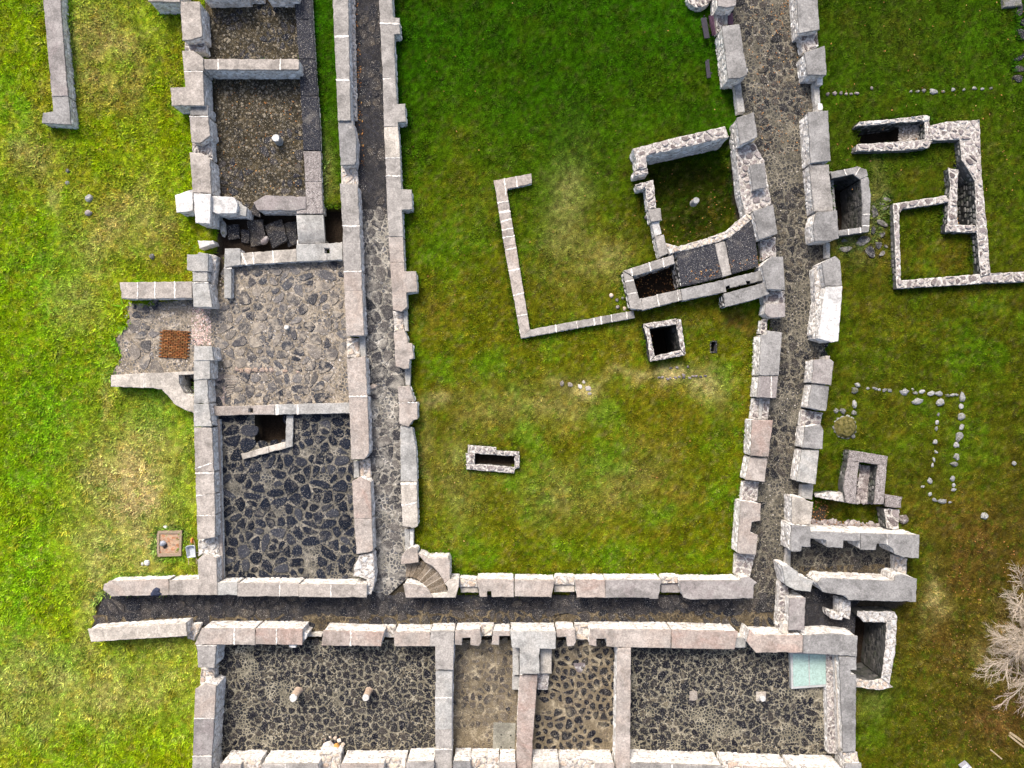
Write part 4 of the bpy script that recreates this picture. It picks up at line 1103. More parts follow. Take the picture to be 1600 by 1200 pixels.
def bench():
    b = empty('garden_bench', 'dark purple wooden bench on the lawn beside the east walk wall', 'bench', (*W((1107, 42)), 0))
    child(quad_board([(1095, 28), (1104, 27), (1109, 59), (1101, 60)], 0.40, 0.45), 'seat', M_DARKW, b)
    # backrest: tilted board
    a0, a1 = (1107, 25), (1113, 56); t0, t1 = (1114, 24), (1118, 54)
    mb = MB()
    V = [(*W(a0, .46), .46), (*W(a1, .46), .46), (*W(t1, .85), .85), (*W(t0, .85), .85)]
    V2 = [(x + .035, y, z - .01) for x, y, z in V]
    mb.add(V + V2, [(0, 1, 2, 3), (7, 6, 5, 4), (0, 4, 5, 1), (1, 5, 6, 2), (2, 6, 7, 3), (3, 7, 4, 0)])
    child(mb, 'backrest', M_PURPLE, b)
    for p in ((1098, 30), (1107, 29), (1102, 57), (1111, 56)):
        x, y = W(p); mb = MB(); box(mb, x - .03, x + .03, y - .03, y + .03, -.05, .42); child(mb, 'leg', M_DARKW, b)
    EXCL.append(ccw([W(p) for p in [(1107, 25), (1118, 24), (1119, 54), (1112, 56)]]))
bench()
lb = empty('low_bench', 'narrow black plank seat on the lawn below the bench', 'bench', (*W((1106, 108)), 0))
child(quad_board([(1102, 95), (1108, 94), (1111, 121), (1105, 122)], .36, .42), 'seat', M_DARKW, lb)
for p in ((1104, 98), (1108, 118)):
    x, y = W(p); mb = MB(); box(mb, x - .08, x + .08, y - .04, y + .04, -.05, .37); child(mb, 'leg', M_DARKW, lb)
pb = empty('low_bench', 'purple plank seat on the east walk behind the wall', 'bench', (*W((1142, 28)), 0))
child(quad_board([(1137, 20), (1145, 20), (1146, 38), (1138, 38)], .38, .44), 'seat', M_PURPLE, pb)
for p in ((1141, 22), (1142, 36)):
    x, y = W(p); mb = MB(); box(mb, x - .1, x + .1, y - .04, y + .04, 0, .39); child(mb, 'leg', M_DARKW, pb)

# round rubble base at the top edge
pts = [(1093 + 20 * math.cos(t), -8 + 20 * math.sin(t)) for t in [k * math.pi / 8 for k in range(16)]]
wall('round_base', 'round rubble base with white joints at the top edge of the lawn', [('r', 0.5, pts, 0.42, M_RUBD)], cat='stone base')

# column stubs
def column(name, label, base, h, r, mat, top, n=14, plinth=None, grp='column stubs'):
    x, y = W(base)
    c = empty(name, label, 'column', (x, y, 0), grp)
    mb = MB(); lathe(mb, x, y, [(r * 1.12, 0), (r * 1.1, .1), (r, .14), (r * .97, h - .12), (r * .96, h - .1)], n, .05); child(mb, 'shaft', mat, c)
    mb = MB(); lathe(mb, x, y, [(r * .98, h - .1), (r * 1.0, h - .03), (r * .9, h)], n, .06); child(mb, 'cap', top, c)
    if plinth:
        s = plinth; mb = MB(); prism(mb, [(x - s, y - s * .9), (x + s, y - s), (x + s * .95, y + s), (x - s, y + s)], -.05, .16, .03, .015, .2); child(mb, 'plinth', M_PEBL, c)
M_COL = stone_mat('column_stone', [(0.42, 0.33, 0.26), (0.36, 0.27, 0.2)], (0.3, 0.22, 0.16), .5, .7, .6, 3)
M_COLG = stone_mat('grey_column_stone', [(0.2, 0.197, 0.19), (0.26, 0.255, 0.245)], (0.12, 0.12, 0.1), .55, .7, .5, 3)
column('column_stub', 'left brick-coloured column stub in the lower left room', (467, 1078), 1.15, .23, M_COL, M_WHITESTONE)
column('column_stub', 'right brick-coloured column stub in the lower left room', (577, 1078), 1.1, .21, M_COL, M_WHITESTONE)
column('column_stub', 'grey column stub in the sunken grass room', (1083, 318), 0.75, .2, M_COLG, M_COLG)
column('column_stub', 'pale octagonal column stub on the gravel of the second room', (437, 222), 0.75, .24, M_COLG, M_WHITESTONE, 8)
column('column_stub', 'short white column stub on the cobbled west court', (450, 512), 0.35, .15, M_COLG, M_WHITESTONE)
column('column_stub', 'white column stub on a square plinth in the lower right room', (1188, 1087), 0.45, .18, M_WHITESTONE, M_WHITESTONE, 12, .30)
mb = MB(); prism(mb, [W(p, .1) for p in [(1077, 1080), (1089, 1079), (1090, 1093), (1084, 1095), (1077, 1094)]], -.05, .12, .03, .01, .2)
tag(mb.build('square_plinth', M_PEBL), 'bare white square plinth on the floor of the lower right room', 'plinth')

# glass hatch
M_GLASS = plain('turquoise_glass', (0.25, 0.335, 0.30), 0.25, 0, .6)
h = empty('glass_hatch', 'turquoise glass hatch of two panes under the corner wall', 'hatch', (*W((1264, 1047)), 0))
hp = [(1237, 1021), (1292, 1023), (1293, 1070), (1238, 1074)]
child(quad_board([(1235, 1019), (1295, 1021), (1295, 1073), (1237, 1077)], 0.0, 0.42, .03), 'frame', plain('hatch_frame', (0.3, 0.3, 0.29), .7), h)
child(quad_board([(1239, 1022), (1263, 1022), (1264, 1071), (1240, 1073)], 0.42, 0.45), 'pane', M_GLASS, h)
child(quad_board([(1265, 1022), (1291, 1023), (1291, 1069), (1266, 1071)], 0.42, 0.45), 'pane', M_GLASS, h)

# concrete cover plate
h = empty('cover_plate', 'square concrete cover plate with four bolts in the tan room', 'cover', (*W((789, 1150)), 0))
child(quad_board([(771, 1129), (806, 1130), (804, 1173), (770, 1172)], 0.0, 0.09, .015), 'plate', cap_mat('cover_concrete', (0.25, 0.24, 0.20)), h)
for p in ((783, 1148), (798, 1149), (783, 1167), (798, 1168)):
    x, y = W(p, .09); mb = MB(); lathe(mb, x, y, [(.045, .085), (.045, .115), (.02, .12)], 8); child(mb, 'bolt', plain('bolt_iron', (0.02, 0.02, 0.02)), h)

# clay tray with a grey pot
tr = empty('clay_tray', 'square wooden tray of orange clay on the left meadow', 'tray', (*W((264, 849)), 0))
for q in ([(246, 830), (284, 829), (284, 834), (246, 834)], [(246, 865), (283, 864), (283, 869), (246, 870)], [(245, 834), (249, 834), (249, 865), (245, 865)], [(280, 834), (284, 834), (283, 864), (279, 864)]):
    child(quad_board(q, -.05, .22), 'board', M_TANW, tr)
t = NT('orange_clay'); f_ = t.noise(4, 5, .7)
M_CLAY = t.done(t.ramp(f_, [(0.36, (0.24, 0.165, 0.11)), (0.5, (0.32, 0.22, 0.15)), (0.6, (0.27, 0.12, 0.06)), (0.68, (0.30, 0.11, 0.05))]), .9, f_, .8, .06)
mb = MB(); gx_ = 9; P4 = [W(p, .15) for p in [(248, 833), (281, 833), (280, 866), (248, 867)]]
V = []
for j in range(gx_):
    for i in range(gx_):
        u, v = i / (gx_ - 1), j / (gx_ - 1)
        x = (P4[0][0] * (1 - u) + P4[1][0] * u) * (1 - v) + (P4[3][0] * (1 - u) + P4[2][0] * u) * v
        y = (P4[0][1] * (1 - u) + P4[1][1] * u) * (1 - v) + (P4[3][1] * (1 - u) + P4[2][1] * u) * v
        V.append((x, y, .13 + R.uniform(-.03, .04)))
mb.add(V, [(j * gx_ + i, (j + 1) * gx_ + i, (j + 1) * gx_ + i + 1, j * gx_ + i + 1) for j in range(gx_ - 1) for i in range(gx_ - 1)])
child(mb, 'clay', M_CLAY, tr)
EXCL.append(ccw([W(p) for p in [(245, 829), (284, 829), (284, 870), (245, 870)]]))
pot = empty('clay_lump', 'blue-grey lump with a black hollow lying on the orange clay', 'stone', (*W((254, 849)), .15))
x, y = W((254, 849), .3); mb = MB(); blob(mb, x, y, .24, .2, .17, .18, .3); child(mb, 'lump', plain('bluegrey_stone', (0.25, 0.26, 0.29)), pot)
x, y = W((258, 853), .2); mb = MB(); blob(mb, x, y, .17, .17, .1, .1, .9); child(mb, 'charred_piece', plain('charred', (0.03, 0.025, 0.025)), pot)

# wheelbarrow
wb = empty('wheelbarrow', 'small galvanised wheelbarrow beside the clay tray', 'wheelbarrow', (*W((300, 862)), 0))
M_GALV = plain('galvanised_steel', (0.38, 0.40, 0.42), .5, .2, .5)
ox, oy = W((300, 861), .4)
ca, sa = math.cos(.12), math.sin(.12)
def lo(u, v, z): return (ox + u * ca - v * sa, oy + u * sa + v * ca, z)
mb = MB()
rim = [(-.26, -.36), (.26, -.36), (.28, .30), (.18, .38), (-.18, .38), (-.28, .30)]; bot = [(u * .68, v * .7) for u, v in rim]
V = [lo(u, v, .58) for u, v in rim] + [lo(u * .93, v * .94, .58) for u, v in rim] + [lo(u, v, .34) for u, v in bot] + [lo(u * 1.03, v * 1.03, .55) for u, v in rim] + [lo(u * 1.03, v * 1.03, .31) for u, v in bot]
F_ = []
for i in range(6):
    j = (i + 1) % 6
    F_ += [(i, j, 6 + j, 6 + i), (6 + i, 6 + j, 12 + j, 12 + i), (i, 18 + i, 18 + j, j), (18 + i, 24 + i, 24 + j, 18 + j)]
F_ += [tuple(range(12, 18)), tuple(range(24, 30))[::-1]]
mb.add(V, F_); child(mb, 'tray', M_GALV, wb)
for s in (-1, 1):
    mb = MB(); tube(mb, [lo(s * .10, .62, .22), lo(s * .19, .1, .30), lo(s * .24, -.5, .48), lo(s * .24, -.80, .52)], .022, .022); child(mb, 'handle', M_PALEW, wb)
    mb = MB(); tube(mb, [lo(s * .2, -.15, .32), lo(s * .22, -.2, .0)], .018, .018); child(mb, 'leg', M_GALV, wb)
mb = MB(); N_ = 14; V = []
for rr, ww in ((.17, -.04), (.2, 0), (.17, .04)):
    for i in range(N_):
        t_ = 2 * math.pi * i / N_; V.append(lo(ww, .6 + rr * math.cos(t_), .19 + rr * math.sin(t_)))
F_ = [(k * N_ + i, k * N_ + (i + 1) % N_, (k + 1) * N_ + (i + 1) % N_, (k + 1) * N_ + i) for k in range(2) for i in range(N_)] + [tuple(range(N_))[::-1], tuple(range(2 * N_, 3 * N_))]
mb.add(V, F_); wheel = child(mb, 'wheel', plain('orange_wheel', (0.5, 0.18, 0.06)), wb)

# dropped jacket on the wall end
jk = MB(); P_ = [(233, 929), (238, 921), (243, 918), (249, 921), (248, 926), (252, 929), (246, 933), (240, 931), (235, 934)]
mbj = MB(); hz = 1.13
Q = densify(ccw([W(p, hz) for p in P_]), .1); n_ = len(Q)
cxj = sum(q[0] for q in Q) / n_; cyj = sum(q[1] for q in Q) / n_
V = [(x, y, 0.99 if y > W((0, 931), 1)[1] else .82) for x, y in Q]
for f_, z_ in ((.85, 1.06), (.55, 1.13), (.25, 1.1)):
    V += [(cxj + (x - cxj) * f_, cyj + (y - cyj) * f_, z_ + R.uniform(-.035, .045)) for x, y in Q]
mbj.add(V, ring_faces(n_, 4))
tag(mbj.build('jacket', plain('dark_blue_cloth', (0.025, 0.03, 0.05), .8), smooth=True), 'crumpled dark blue jacket left on the buff wall end', 'jacket')

def fstone(label, p, r, mat=None, h=None, grp=None, rot=None, asp=1.0, name='loose_stone'):
    x, y = W(p); mb = MB(); r_ = r * S
    blob(mb, 0, 0, 0, r_, r_ * asp, h or r_ * .8, R.uniform(0, 3) if rot is None else rot)
    o = mb.build(name, mat or M_FIELD); o.location = (x, y, (h or r_ * .8) * .12)
    return tag(o, label, 'stone', grp)
fstone('white stone on the meadow, the larger of two below the clay tray', (230, 879), 4.5, M_WHITESTONE)
fstone('white stone on the meadow, the smaller of two below the clay tray', (223, 881), 2.6, M_WHITESTONE)
fstone('white stone in the grass just above the clay tray', (259, 823), 4, M_WHITESTONE, .06, None, 0, .7)
fstone('pale block in the grass just above the short jointed wall', (238, 401), 4.5, M_FIELD)
fstone('blue-grey boulder on the left meadow, upper of the larger pair', (140, 310), 6, M_FIELD)
fstone('pinkish boulder on the left meadow, lower of the larger pair', (139, 333), 5, M_RUB)
fstone('small grey stone on the left meadow, upper of the smaller pair', (106, 267), 3.2)
fstone('small grey stone on the left meadow, lower of the smaller pair', (106, 286), 3.5)
fstone('buff stone at the right edge of the hooked far left wall', (97, 37), 4, M_RUBB)
fstone('pink stone on the west walk opposite the court doorway', (583, 605), 6.5, M_RUBB, None, None, .3, .7)
fstone('dark stone against the wall of the sunken grass room', (1010, 340), 3.5, M_RUBD)
for p, r, mt, lab in (((955, 462), 3.6, M_RUBB, 'buff cobble, uppermost of the loose cobbles beside the tank'), ((964, 469), 2.6, M_RUBD, 'dark cobble in the middle of the loose cobbles beside the tank'),
                      ((976, 482), 3.2, M_RUBB, 'pinkish cobble nearest the low bracket wall end'), ((965, 480), 3.2, M_RUBD, 'brown cobble, lowest left of the loose cobbles beside the tank'), ((973, 466), 2.4, M_FIELD, 'small grey cobble nearest the tank wall')):
    fstone(lab, p, r, mt)
for p, r, lab in (((878, 599), 4.5, 'leftmost white chalky stone sunk in the lawn'), ((891, 601), 4.5, 'second white chalky stone from the left in the lawn'), ((906, 604), 4, 'third white chalky stone from the left in the lawn'),
                  ((919, 607), 5, 'largest and rightmost white chalky stone in the lawn'), ((912, 597), 3, 'small white chalky stone at the upper side of its row'), ((921, 615), 3, 'small white chalky stone below the largest of its row')):
    fstone(lab, p, r, M_PEBL, .05, 'white stones in the lawn', None, .8)
fstone('stone lying beyond the right end of the rubble outline', (1584, 724), 3.5, M_FIELD)
fstone('grey boulder lying alone right of the annex', (1538, 806), 5.5, M_FIELD)
fstone('brown boulder against the lower end of the speckled kerb', (1411, 811), 8, M_RUB)

# outlines of loose stones
def stones(name, label, L, mat=None, cat='foundation', mound=None):
    e = empty(name, label, cat, (*W(L[0][:2]), 0))
    if mound:
        x, y = W(mound); t_ = NT('mossy_mound'); f_ = t_.noise(6, 5, .7)
        mb = MB(); blob(mb, x, y, .05, .68, .7, .3, 0, 16, .08)
        child(mb, 'mound', t_.done(t_.ramp(f_, [(.36, (.03, .028, .012)), (.5, (.085, .075, .02)), (.64, (.14, .115, .05))]), .95, f_, .7, .05), e)
    for x_, y_, rx, ry in L:
        x, y = W((x_, y_)); mb = MB(); h_ = min(rx, ry) * S * .7
        blob(mb, x, y, h_ * .05, rx * S, ry * S, h_, R.uniform(-.4, .4), wob=.28); child(mb, 'stone', mat or M_FIELD, e)
stones('stone_outline', 'rectangle outlined by loose grey field stones on the right lawn', [
    (1340, 601, 5, 4), (1335, 610, 5, 6), (1335, 632, 4.5, 6), (1334, 645, 4, 5), (1332, 660, 4, 3), (1332, 673, 3.5, 5), (1332, 682, 3.5, 4), (1356, 607, 3, 2), (1367, 607, 4, 2.5), (1374, 609, 2.5, 2), (1382, 610, 4.5, 2.5), (1390, 610, 4, 3), (1413, 612, 7, 5), (1426, 608, 2.5, 2), (1430, 614, 4, 2.5), (1440, 612, 5, 3.5),
    (1455, 615, 6, 4), (1467, 615, 6, 4), (1433, 627, 9, 5), (1469, 628, 6.5, 5.5), (1480, 618, 4, 2.5), (1488, 617, 4, 2.5), (1495, 617, 3, 2), (1503, 621, 5, 9), (1502, 635, 3.5, 4), (1501, 651, 6, 6), (1502, 667, 3.5, 5), (1498, 683, 6, 7), (1494, 695, 4, 5), (1494, 713, 5, 6), (1491, 725, 7, 4.5), (1488, 748, 3.5, 5), (1490, 758, 3, 3), (1490, 765, 4, 2.5),
    (1466, 648, 2.5, 3), (1464, 660, 2.5, 4), (1463, 670, 2.5, 4), (1461, 690, 4, 4), (1462, 706, 3, 2.5), (1459, 718, 2, 4), (1457, 727, 2, 4), (1452, 752, 4, 5), (1442, 760, 3, 2), (1453, 772, 3, 3), (1460, 781, 4, 3), (1472, 783, 7, 3.5), (1484, 785, 3, 2)])
stones('stone_row', 'row of half-buried stones running right from the east walk', [(1293, 147, 3, 3), (1304, 146, 3.5, 3), (1314, 146, 3, 3), (1322, 147, 2.5, 2), (1330, 147, 3, 2), (1339, 146, 3.5, 2.5), (1362, 138, 2.5, 2.5)], M_RUBD, 'stones')
stones('stone_row', 'row of half-buried stones above the rubble foundation', [(1423, 143, 2.5, 2), (1434, 143, 3, 2), (1444, 142, 3, 3), (1458, 143, 7, 4), (1474, 143, 3, 2), (1489, 140, 3, 3), (1506, 140, 2.5, 2), (1522, 138, 4, 2.5), (1535, 139, 4, 2), (1548, 138, 3, 2)], M_FIELD, 'stones')
L = []
for k in range(14):
    a = k * math.pi / 7; L.append((1320 + 15 * math.cos(a) + R.uniform(-1, 1), 667 + 16 * math.sin(a) + R.uniform(-1, 1), 3.8, 3.2))
L += [(1316, 660, 4, 4), (1323, 668, 5, 5), (1310, 672, 4, 4), (1321, 680, 5, 4), (1317, 643, 4.5, 5), (1306, 642, 3.5, 4)]
stones('mossy_base', 'round mossy base of cobbles beside the east walk wall', L, M_FIELD, 'stone base', (1320, 667))
stones('stone_line', 'line of small dark stones in the bare strip below the well', [(1030 + k * 6.5 + R.uniform(-2, 2), 591 - .25 * k + R.uniform(-1.5, 1.5), 2 + R.uniform(0, 1), 1.8) for k in range(12)] + [(1048, 575, 2.5, 2), (1058, 574, 2.5, 2.5), (1075, 573, 2, 2), (1068, 586, 3, 2)], M_RUBD, 'stones')
M_COB = stone_mat('pinkish_cobbles', [(0.2, 0.145, 0.11), (0.27, 0.2, 0.155), (0.22, 0.17, 0.15)], (0.12, 0.095, 0.07), .5, .66, .6, 3)
stones('cobble_kerb', 'row of round pinkish cobbles across the west court', [(370, 577, 4, 4.5), (378, 579, 4.5, 4.5), (388, 579, 6, 5.5), (399, 578, 5, 5), (410, 578, 5, 5), (417, 578, 3, 5), (424, 578, 4.5, 4.5), (446, 580, 5, 3.5), (466, 581, 4, 3)], M_COB, 'kerb')
stones('stone_niche', 'half ring of stones round a white hearth on the lower left wall', [(508, 1163, 3, 4), (503, 1168, 3, 3), (509, 1153, 3.5, 3.5), (516, 1151, 3, 3), (524, 1152, 4, 3.5), (531, 1156, 4.5, 4), (537, 1162, 4, 4)], M_RUBB, 'hearth')
x, y = W((514, 1164)); mb = MB(); blob(mb, x, y, .1, .38, .3, .25, 0, 10); tag(mb.build('hearth_stone', M_WHITESTONE), 'white hearth stone inside the half ring of stones', 'stone')
x, y = W((527, 1165)); mb = MB(); blob(mb, x, y, .1, .2, .2, .2, 0, 9); tag(mb.build('rusty_stone', plain('rusty_stone', (0.4, 0.2, 0.06))), 'rust-coloured stone beside the white hearth stone', 'stone')
x, y = W((905, 1042)); mb = MB(); prism(mb, [W(p, .1) for p in [(895, 1036), (915, 1035), (914, 1044), (908, 1051), (902, 1050)]], -.02, .11, .03, .01, .2)
tag(mb.build('black_slab', M_RUBD), 'smooth blue-black slab on the floor of the mossy room', 'slab')

# sunken flat stones in the grass
def flats(name, pts, size, smat, n, seed):
    P_ = ccw([W(p) for p in pts]); cs = cells(P_, size, size * .45, False, .45)
    root = MB(); o = None
    cs = cs[:n]
    mb = MB(); xs = [p[0] for q in cs for p in q]
    e = bpy.data.objects.new(name, None); C.objects.link(e); e['kind'] = 'structure'
    for q in cs:
        mb = MB(); stone(mb, q, -.1, .035 + R.uniform(0, .02), .02); mb.build('paving_stone', smat, e)
    for q in cs: EXCL.append(q)
flats('sunken_pavement', [(1302, 378), (1312, 374), (1362, 366), (1362, 300), (1384, 310), (1386, 395), (1302, 402)], .5, M_ST_W, 60, 1)
flats('corner_pavement', [(1570, 0), (1620, -20), (1620, 150), (1590, 120), (1588, 20)], .55, M_ST_D, 60, 2)
x, y = W((1580, 4)); mb = MB(); prism(mb, [W(p, .2) for p in [(1567, -6), (1596, -8), (1597, 9), (1569, 11)]], -.1, .2, .04, .02, .2); tag(mb.build('grey_slab', M_FIELD), 'grey slab in the top right corner of the photo', 'slab')

# brick patch in the west court
bp = empty('brick_hearth', 'square patch of rusty bricks set in the west court', 'hearth', (*W((271, 538)), 0))
t = NT('rusty_brick')
M_BRICK = t.done(t.mix(t.ramp(t.noise(7, 4, .7), [(.5, 0.0), (.66, .8)]), t.ramp(t.rand(), [(0, (0.10, 0.036, 0.013)), (.4, (0.17, 0.062, 0.02)), (.7, (0.075, 0.034, 0.014)), (1, (0.22, 0.095, 0.035))]), (0.09, 0.06, 0.02)), .9, t.noise(20, 3, .6), .5, .02)
ang = .06
x0, y0 = W((272, 538))
mesh_cache = []
for v in range(3):
    mb = MB(); prism(mb, [(-.13, -.045), (.13, -.045), (.13, .045), (-.13, .045)], 0, .1, .012, .01, .13); me = mb.build('brick', M_BRICK); mesh_cache.append(me.data); bpy.data.objects.remove(me)
for j in range(16):
    for i in range(6):
        u = (i - 2.5 + .5 * (j % 2)) * .295; v = (j - 7.5) * .108
        if abs(u) > .93: continue
        o = bpy.data.objects.new('brick', mesh_cache[(i * 7 + j * 3) % 3]); C.objects.link(o); o.parent = bp
        o.location = (x0 + u * math.cos(ang) + v * math.sin(ang) - bp.location.x, y0 - u * math.sin(ang) + v * math.cos(ang) - bp.location.y, .02 + R.uniform(-.015, .02))
        o.rotation_euler = (R.uniform(-.05, .05), R.uniform(-.05, .05), -ang + R.uniform(-.06, .06))

# fan of white tiles on edge
tf = empty('tile_fan', 'fan of white tiles set on edge in the west court', 'tiles', (*W((363, 600)), 0))
for k in range(16):
    t_ = k / 15
    a, b = (351 + 4 * t_ + R.uniform(-1, 1), 584 + 36 * t_), (371 - 14 * max(0, t_ - .3) + R.uniform(-2, 2), 586 + 32 * t_ + R.uniform(-1, 1))
    mb = MB(); prism(mb, [W(a), W(b), W((b[0], b[1] + 1.5)), W((a[0], a[1] + 1.5))], 0, .07 + R.uniform(0, .03), .008); child(mb, 'tile', M_PEBL, tf)

# drain shaft in the lawn
wall('drain_shaft', 'small black rectangular drain hole in the lawn right of the well', [
    ('s', 'k', 0.025, [(1109.5, 532.5), (1120.5, 532.5), (1120.5, 534.6), (1109.5, 534.6)]), ('s', 'k', 0.025, [(1109.5, 549.4), (1120.5, 549.4), (1120.5, 551.5), (1109.5, 551.5)]),
    ('s', 'k', 0.025, [(1109.5, 534.6), (1111.4, 534.6), (1111.4, 549.4), (1109.5, 549.4)]), ('s', 'k', 0.025, [(1118.6, 534.6), (1120.5, 534.6), (1120.5, 549.4), (1118.6, 549.4)])], base=-1.2, cat='drain', cmat=M_SHADEC)
DRAIN = [W((1110.5, 533.5)), W((1119.5, 550.5))]
low([(1110.5, 533.5), (1119.5, 533.5), (1119.5, 550.5), (1110.5, 550.5)], -1.0)

# broken slabs and steps in the small stairwell below the white cross
sw = empty('broken_slabs', 'broken dark slabs lying in the pit below the white cross', 'rubble', (*W((410, 365)), -.5))
for q, z in (([(412, 352), (440, 342), (450, 376), (425, 388)], -.55), ([(386, 345), (410, 342), (416, 380), (392, 386)], -.3), ([(440, 350), (462, 345), (464, 380), (450, 386)], -.7), ([(355, 352), (372, 350), (374, 372), (356, 374)], -.05), ([(376, 358), (390, 360), (388, 380), (376, 378)], -.15)):
    mb = MB(); prism(mb, [W(p, z) for p in q], z - .18, z, .03, .03, .25, .12); child(mb, 'slab', M_ST_D, sw)
mb = MB(); blob(mb, *W((412, 375), 0), -.2, .3, .18, .2, .9); child(mb, 'stone', M_RUB, sw)
mb = MB(); blob(mb, *W((350, 358), 0), .05, .2, .5, .18, .1); child(mb, 'stone', M_FIELD, sw)
mb = MB(); prism(mb, [W(p, .7) for p in [(309, 376), (333, 376), (335, 381), (312, 388)]], .0, .7, .03, .02, .2); tag(mb.build('white_block', M_WHITESTONE), 'white wedge-shaped block just below the white cross', 'block')
ss = empty('brown_steps', 'narrow flight of brown steps left of the cobbled court', 'steps', (*W((344, 430)), -.2))
for k in range(8):
    y_ = 398 + k * 9; z = -.24 + .035 * k
    mb = MB(); prism(mb, [W(p, z) for p in [(334 + (2 if k < 4 else 0), y_), (350, y_), (350, y_ + 9), (333, y_ + 9)]], z - .3, z, .02, .015, .2); child(mb, 'step', M_BED_T, ss)
EXCL.append(ccw([W(p) for p in [(332, 395), (352, 395), (352, 470), (330, 470)]]))

# planks in the lower right corner
for lab, q in (('thin tan plank in the lower right corner, the upper one', [(1577, 1146), (1580, 1144), (1612, 1166), (1609, 1169)]), ('thin tan plank in the lower right corner, the lower one', [(1576, 1150), (1578, 1148), (1608, 1172), (1606, 1174)])):
    tag(quad_board(q, .0, .08).build('plank', M_PALEW), lab, 'plank', 'planks in the lower right corner')
tag(quad_board([(1547, 1172), (1549, 1171), (1567, 1186), (1565, 1187)], .0, .05).build('stick', M_PALEW), 'thin stick lying left of the corner planks', 'stick')
gp = empty('slatted_crate', 'grey slatted lid at the bottom edge near the corner planks', 'crate', (*W((1512, 1200)), 0))
child(quad_board([(1502, 1199), (1512, 1192), (1524, 1206), (1512, 1214)], 0, .3), 'box', plain('grey_box', (0.25, 0.25, 0.27)), gp)
child(quad_board([(1504, 1200), (1511, 1195), (1513, 1197), (1506, 1202)], .3, .34), 'slat', plain('grey_slat', (0.5, 0.5, 0.55)), gp)
child(quad_board([(1510, 1203), (1517, 1199), (1519, 1201), (1512, 1206)], .3, .34), 'slat', plain('pale_slat', (0.5, 0.5, 0.55)), gp)

# bare shrub at the right edge
def shrub(name, label, base, n, reach, seed, mats, twig=3):
    rr = random.Random(seed)
    e = empty(name, label, 'shrub', (*W(base), 0))
    trunk, tw = MB(), MB()
    bx, by = W(base)
    def branch(p, d, L, r, lev):
        pts = [p]; q = Vector(p); dd = Vector(d)
        m = 5 if lev == 0 else 4
        for k in range(m):
            w = .16 if lev == 0 else .34
            dd = (dd + Vector((rr.uniform(-w, w), rr.uniform(-w, w), rr.uniform(-.22, .10)))).normalized()
            q = q + dd * L / m
            if q.z < .12: q.z = .12
            pts.append(tuple(q))
            if lev < twig and k > 0:
                for _ in range(2 if lev < 2 else rr.choice((2, 2, 3))):
                    nd = (dd + Vector((rr.uniform(-.75, .75), rr.uniform(-.75, .75), rr.uniform(-.3, .4)))).normalized()
                    branch(tuple(q), nd, L * rr.uniform(.38, .6), r * .62, lev + 1)
        tube(trunk if lev == 0 else tw, pts, r, r * .4, 5 if lev == 0 else 3, False)
    for k in range(n):
        a = 2 * math.pi * k / n + rr.uniform(-.2, .2)
        s = rr.uniform(.3, 1.0)
        d = Vector((math.cos(a) * s, math.sin(a) * s, rr.uniform(.35, .95))).normalized()
        branch((bx + .2 * math.cos(a), by + .2 * math.sin(a), -.05), d, reach * rr.uniform(.7, 1.0), .028, 0)
    child(trunk, 'stems', mats[0], e); child(tw, 'twigs', mats[1], e)
M_TWIG = wood_mat('pale_twigs', (0.36, 0.30, 0.235)); M_STEM = wood_mat('pale_stems', (0.46, 0.40, 0.29)); M_TWIG2 = wood_mat('pinkish_twigs', (0.30, 0.235, 0.19))
shrub('bare_shrub', 'bare pale shrub spreading from the right edge of the photo', (1612, 1002), 32, 2.4, 3, (M_STEM, M_TWIG))
shrub('bare_shrub', 'smaller pinkish bare shrub below the large pale shrub', (1608, 1062), 14, 2.0, 5, (M_STEM, M_TWIG2), 2)
shrub('bare_shrub', 'sparse dry shrub above the large pale shrub', (1604, 925), 12, 1.9, 9, (M_TWIG, M_TWIG), 2)

# gravel and debris
xs_, ys_ = spots([(330, 5), (466, 5), (470, 92), (330, 92)], 110); xt, yt = spots([(334, 120), (474, 120), (480, 304), (345, 325)], 110)
pebbles('room_gravel', 'dark gravel covering the floors of the two upper left rooms', 'gravel', np.concatenate([xs_, xt]), np.concatenate([ys_, yt]), .03, .02, .10, M_PEB)
xs_, ys_ = spots([(196, 480), (330, 474), (352, 412), (540, 408), (548, 628), (340, 636), (330, 592), (180, 588)], 50)
pebbles('court_pebbles', 'small pale pebbles strewn over the cobbled west court', 'pebbles', xs_, ys_, .03, .015, .07, M_PEBL, .5)
xs_, ys_ = spots([(352, 1012), (680, 1012), (680, 1168), (352, 1168)], 16); xt, yt = spots([(712, 1010), (1300, 1015), (1300, 1170), (712, 1170)], 22)
xu, yu = spots([(560, 330), (612, 330), (640, 900), (590, 900)], 22)
xv, yv = spots([(1160, 0), (1250, 0), (1290, 420), (1240, 760), (1225, 960), (1160, 960), (1200, 600), (1215, 420)], 22)
pebbles('floor_debris', 'pale stone chips strewn over the walks and lower rooms', 'pebbles', np.concatenate([xs_, xt, xu, xv]), np.concatenate([ys_, yt, yu, yv]), .05, .012, .05, M_PEBL, .5)
xs_, ys_ = spots([(1408, 190), (1444, 188), (1444, 218), (1408, 220)], 260)
pebbles('trough_gravel', 'brown and white gravel in the right half of the rubble trough', 'gravel', xs_, ys_, -.22, .04, .11, M_PEBL)
xs_, ys_ = spots([(1344, 726), (1370, 728), (1366, 786), (1340, 786)], 180)
pebbles('kerb_rubble', 'brown and grey rubble inside the speckled horseshoe kerb', 'rubble', xs_, ys_, -.14, .05, .17, M_RUB)
xs_, ys_ = spots([(1275, 814), (1390, 820), (1395, 829), (1275, 825)], 90)
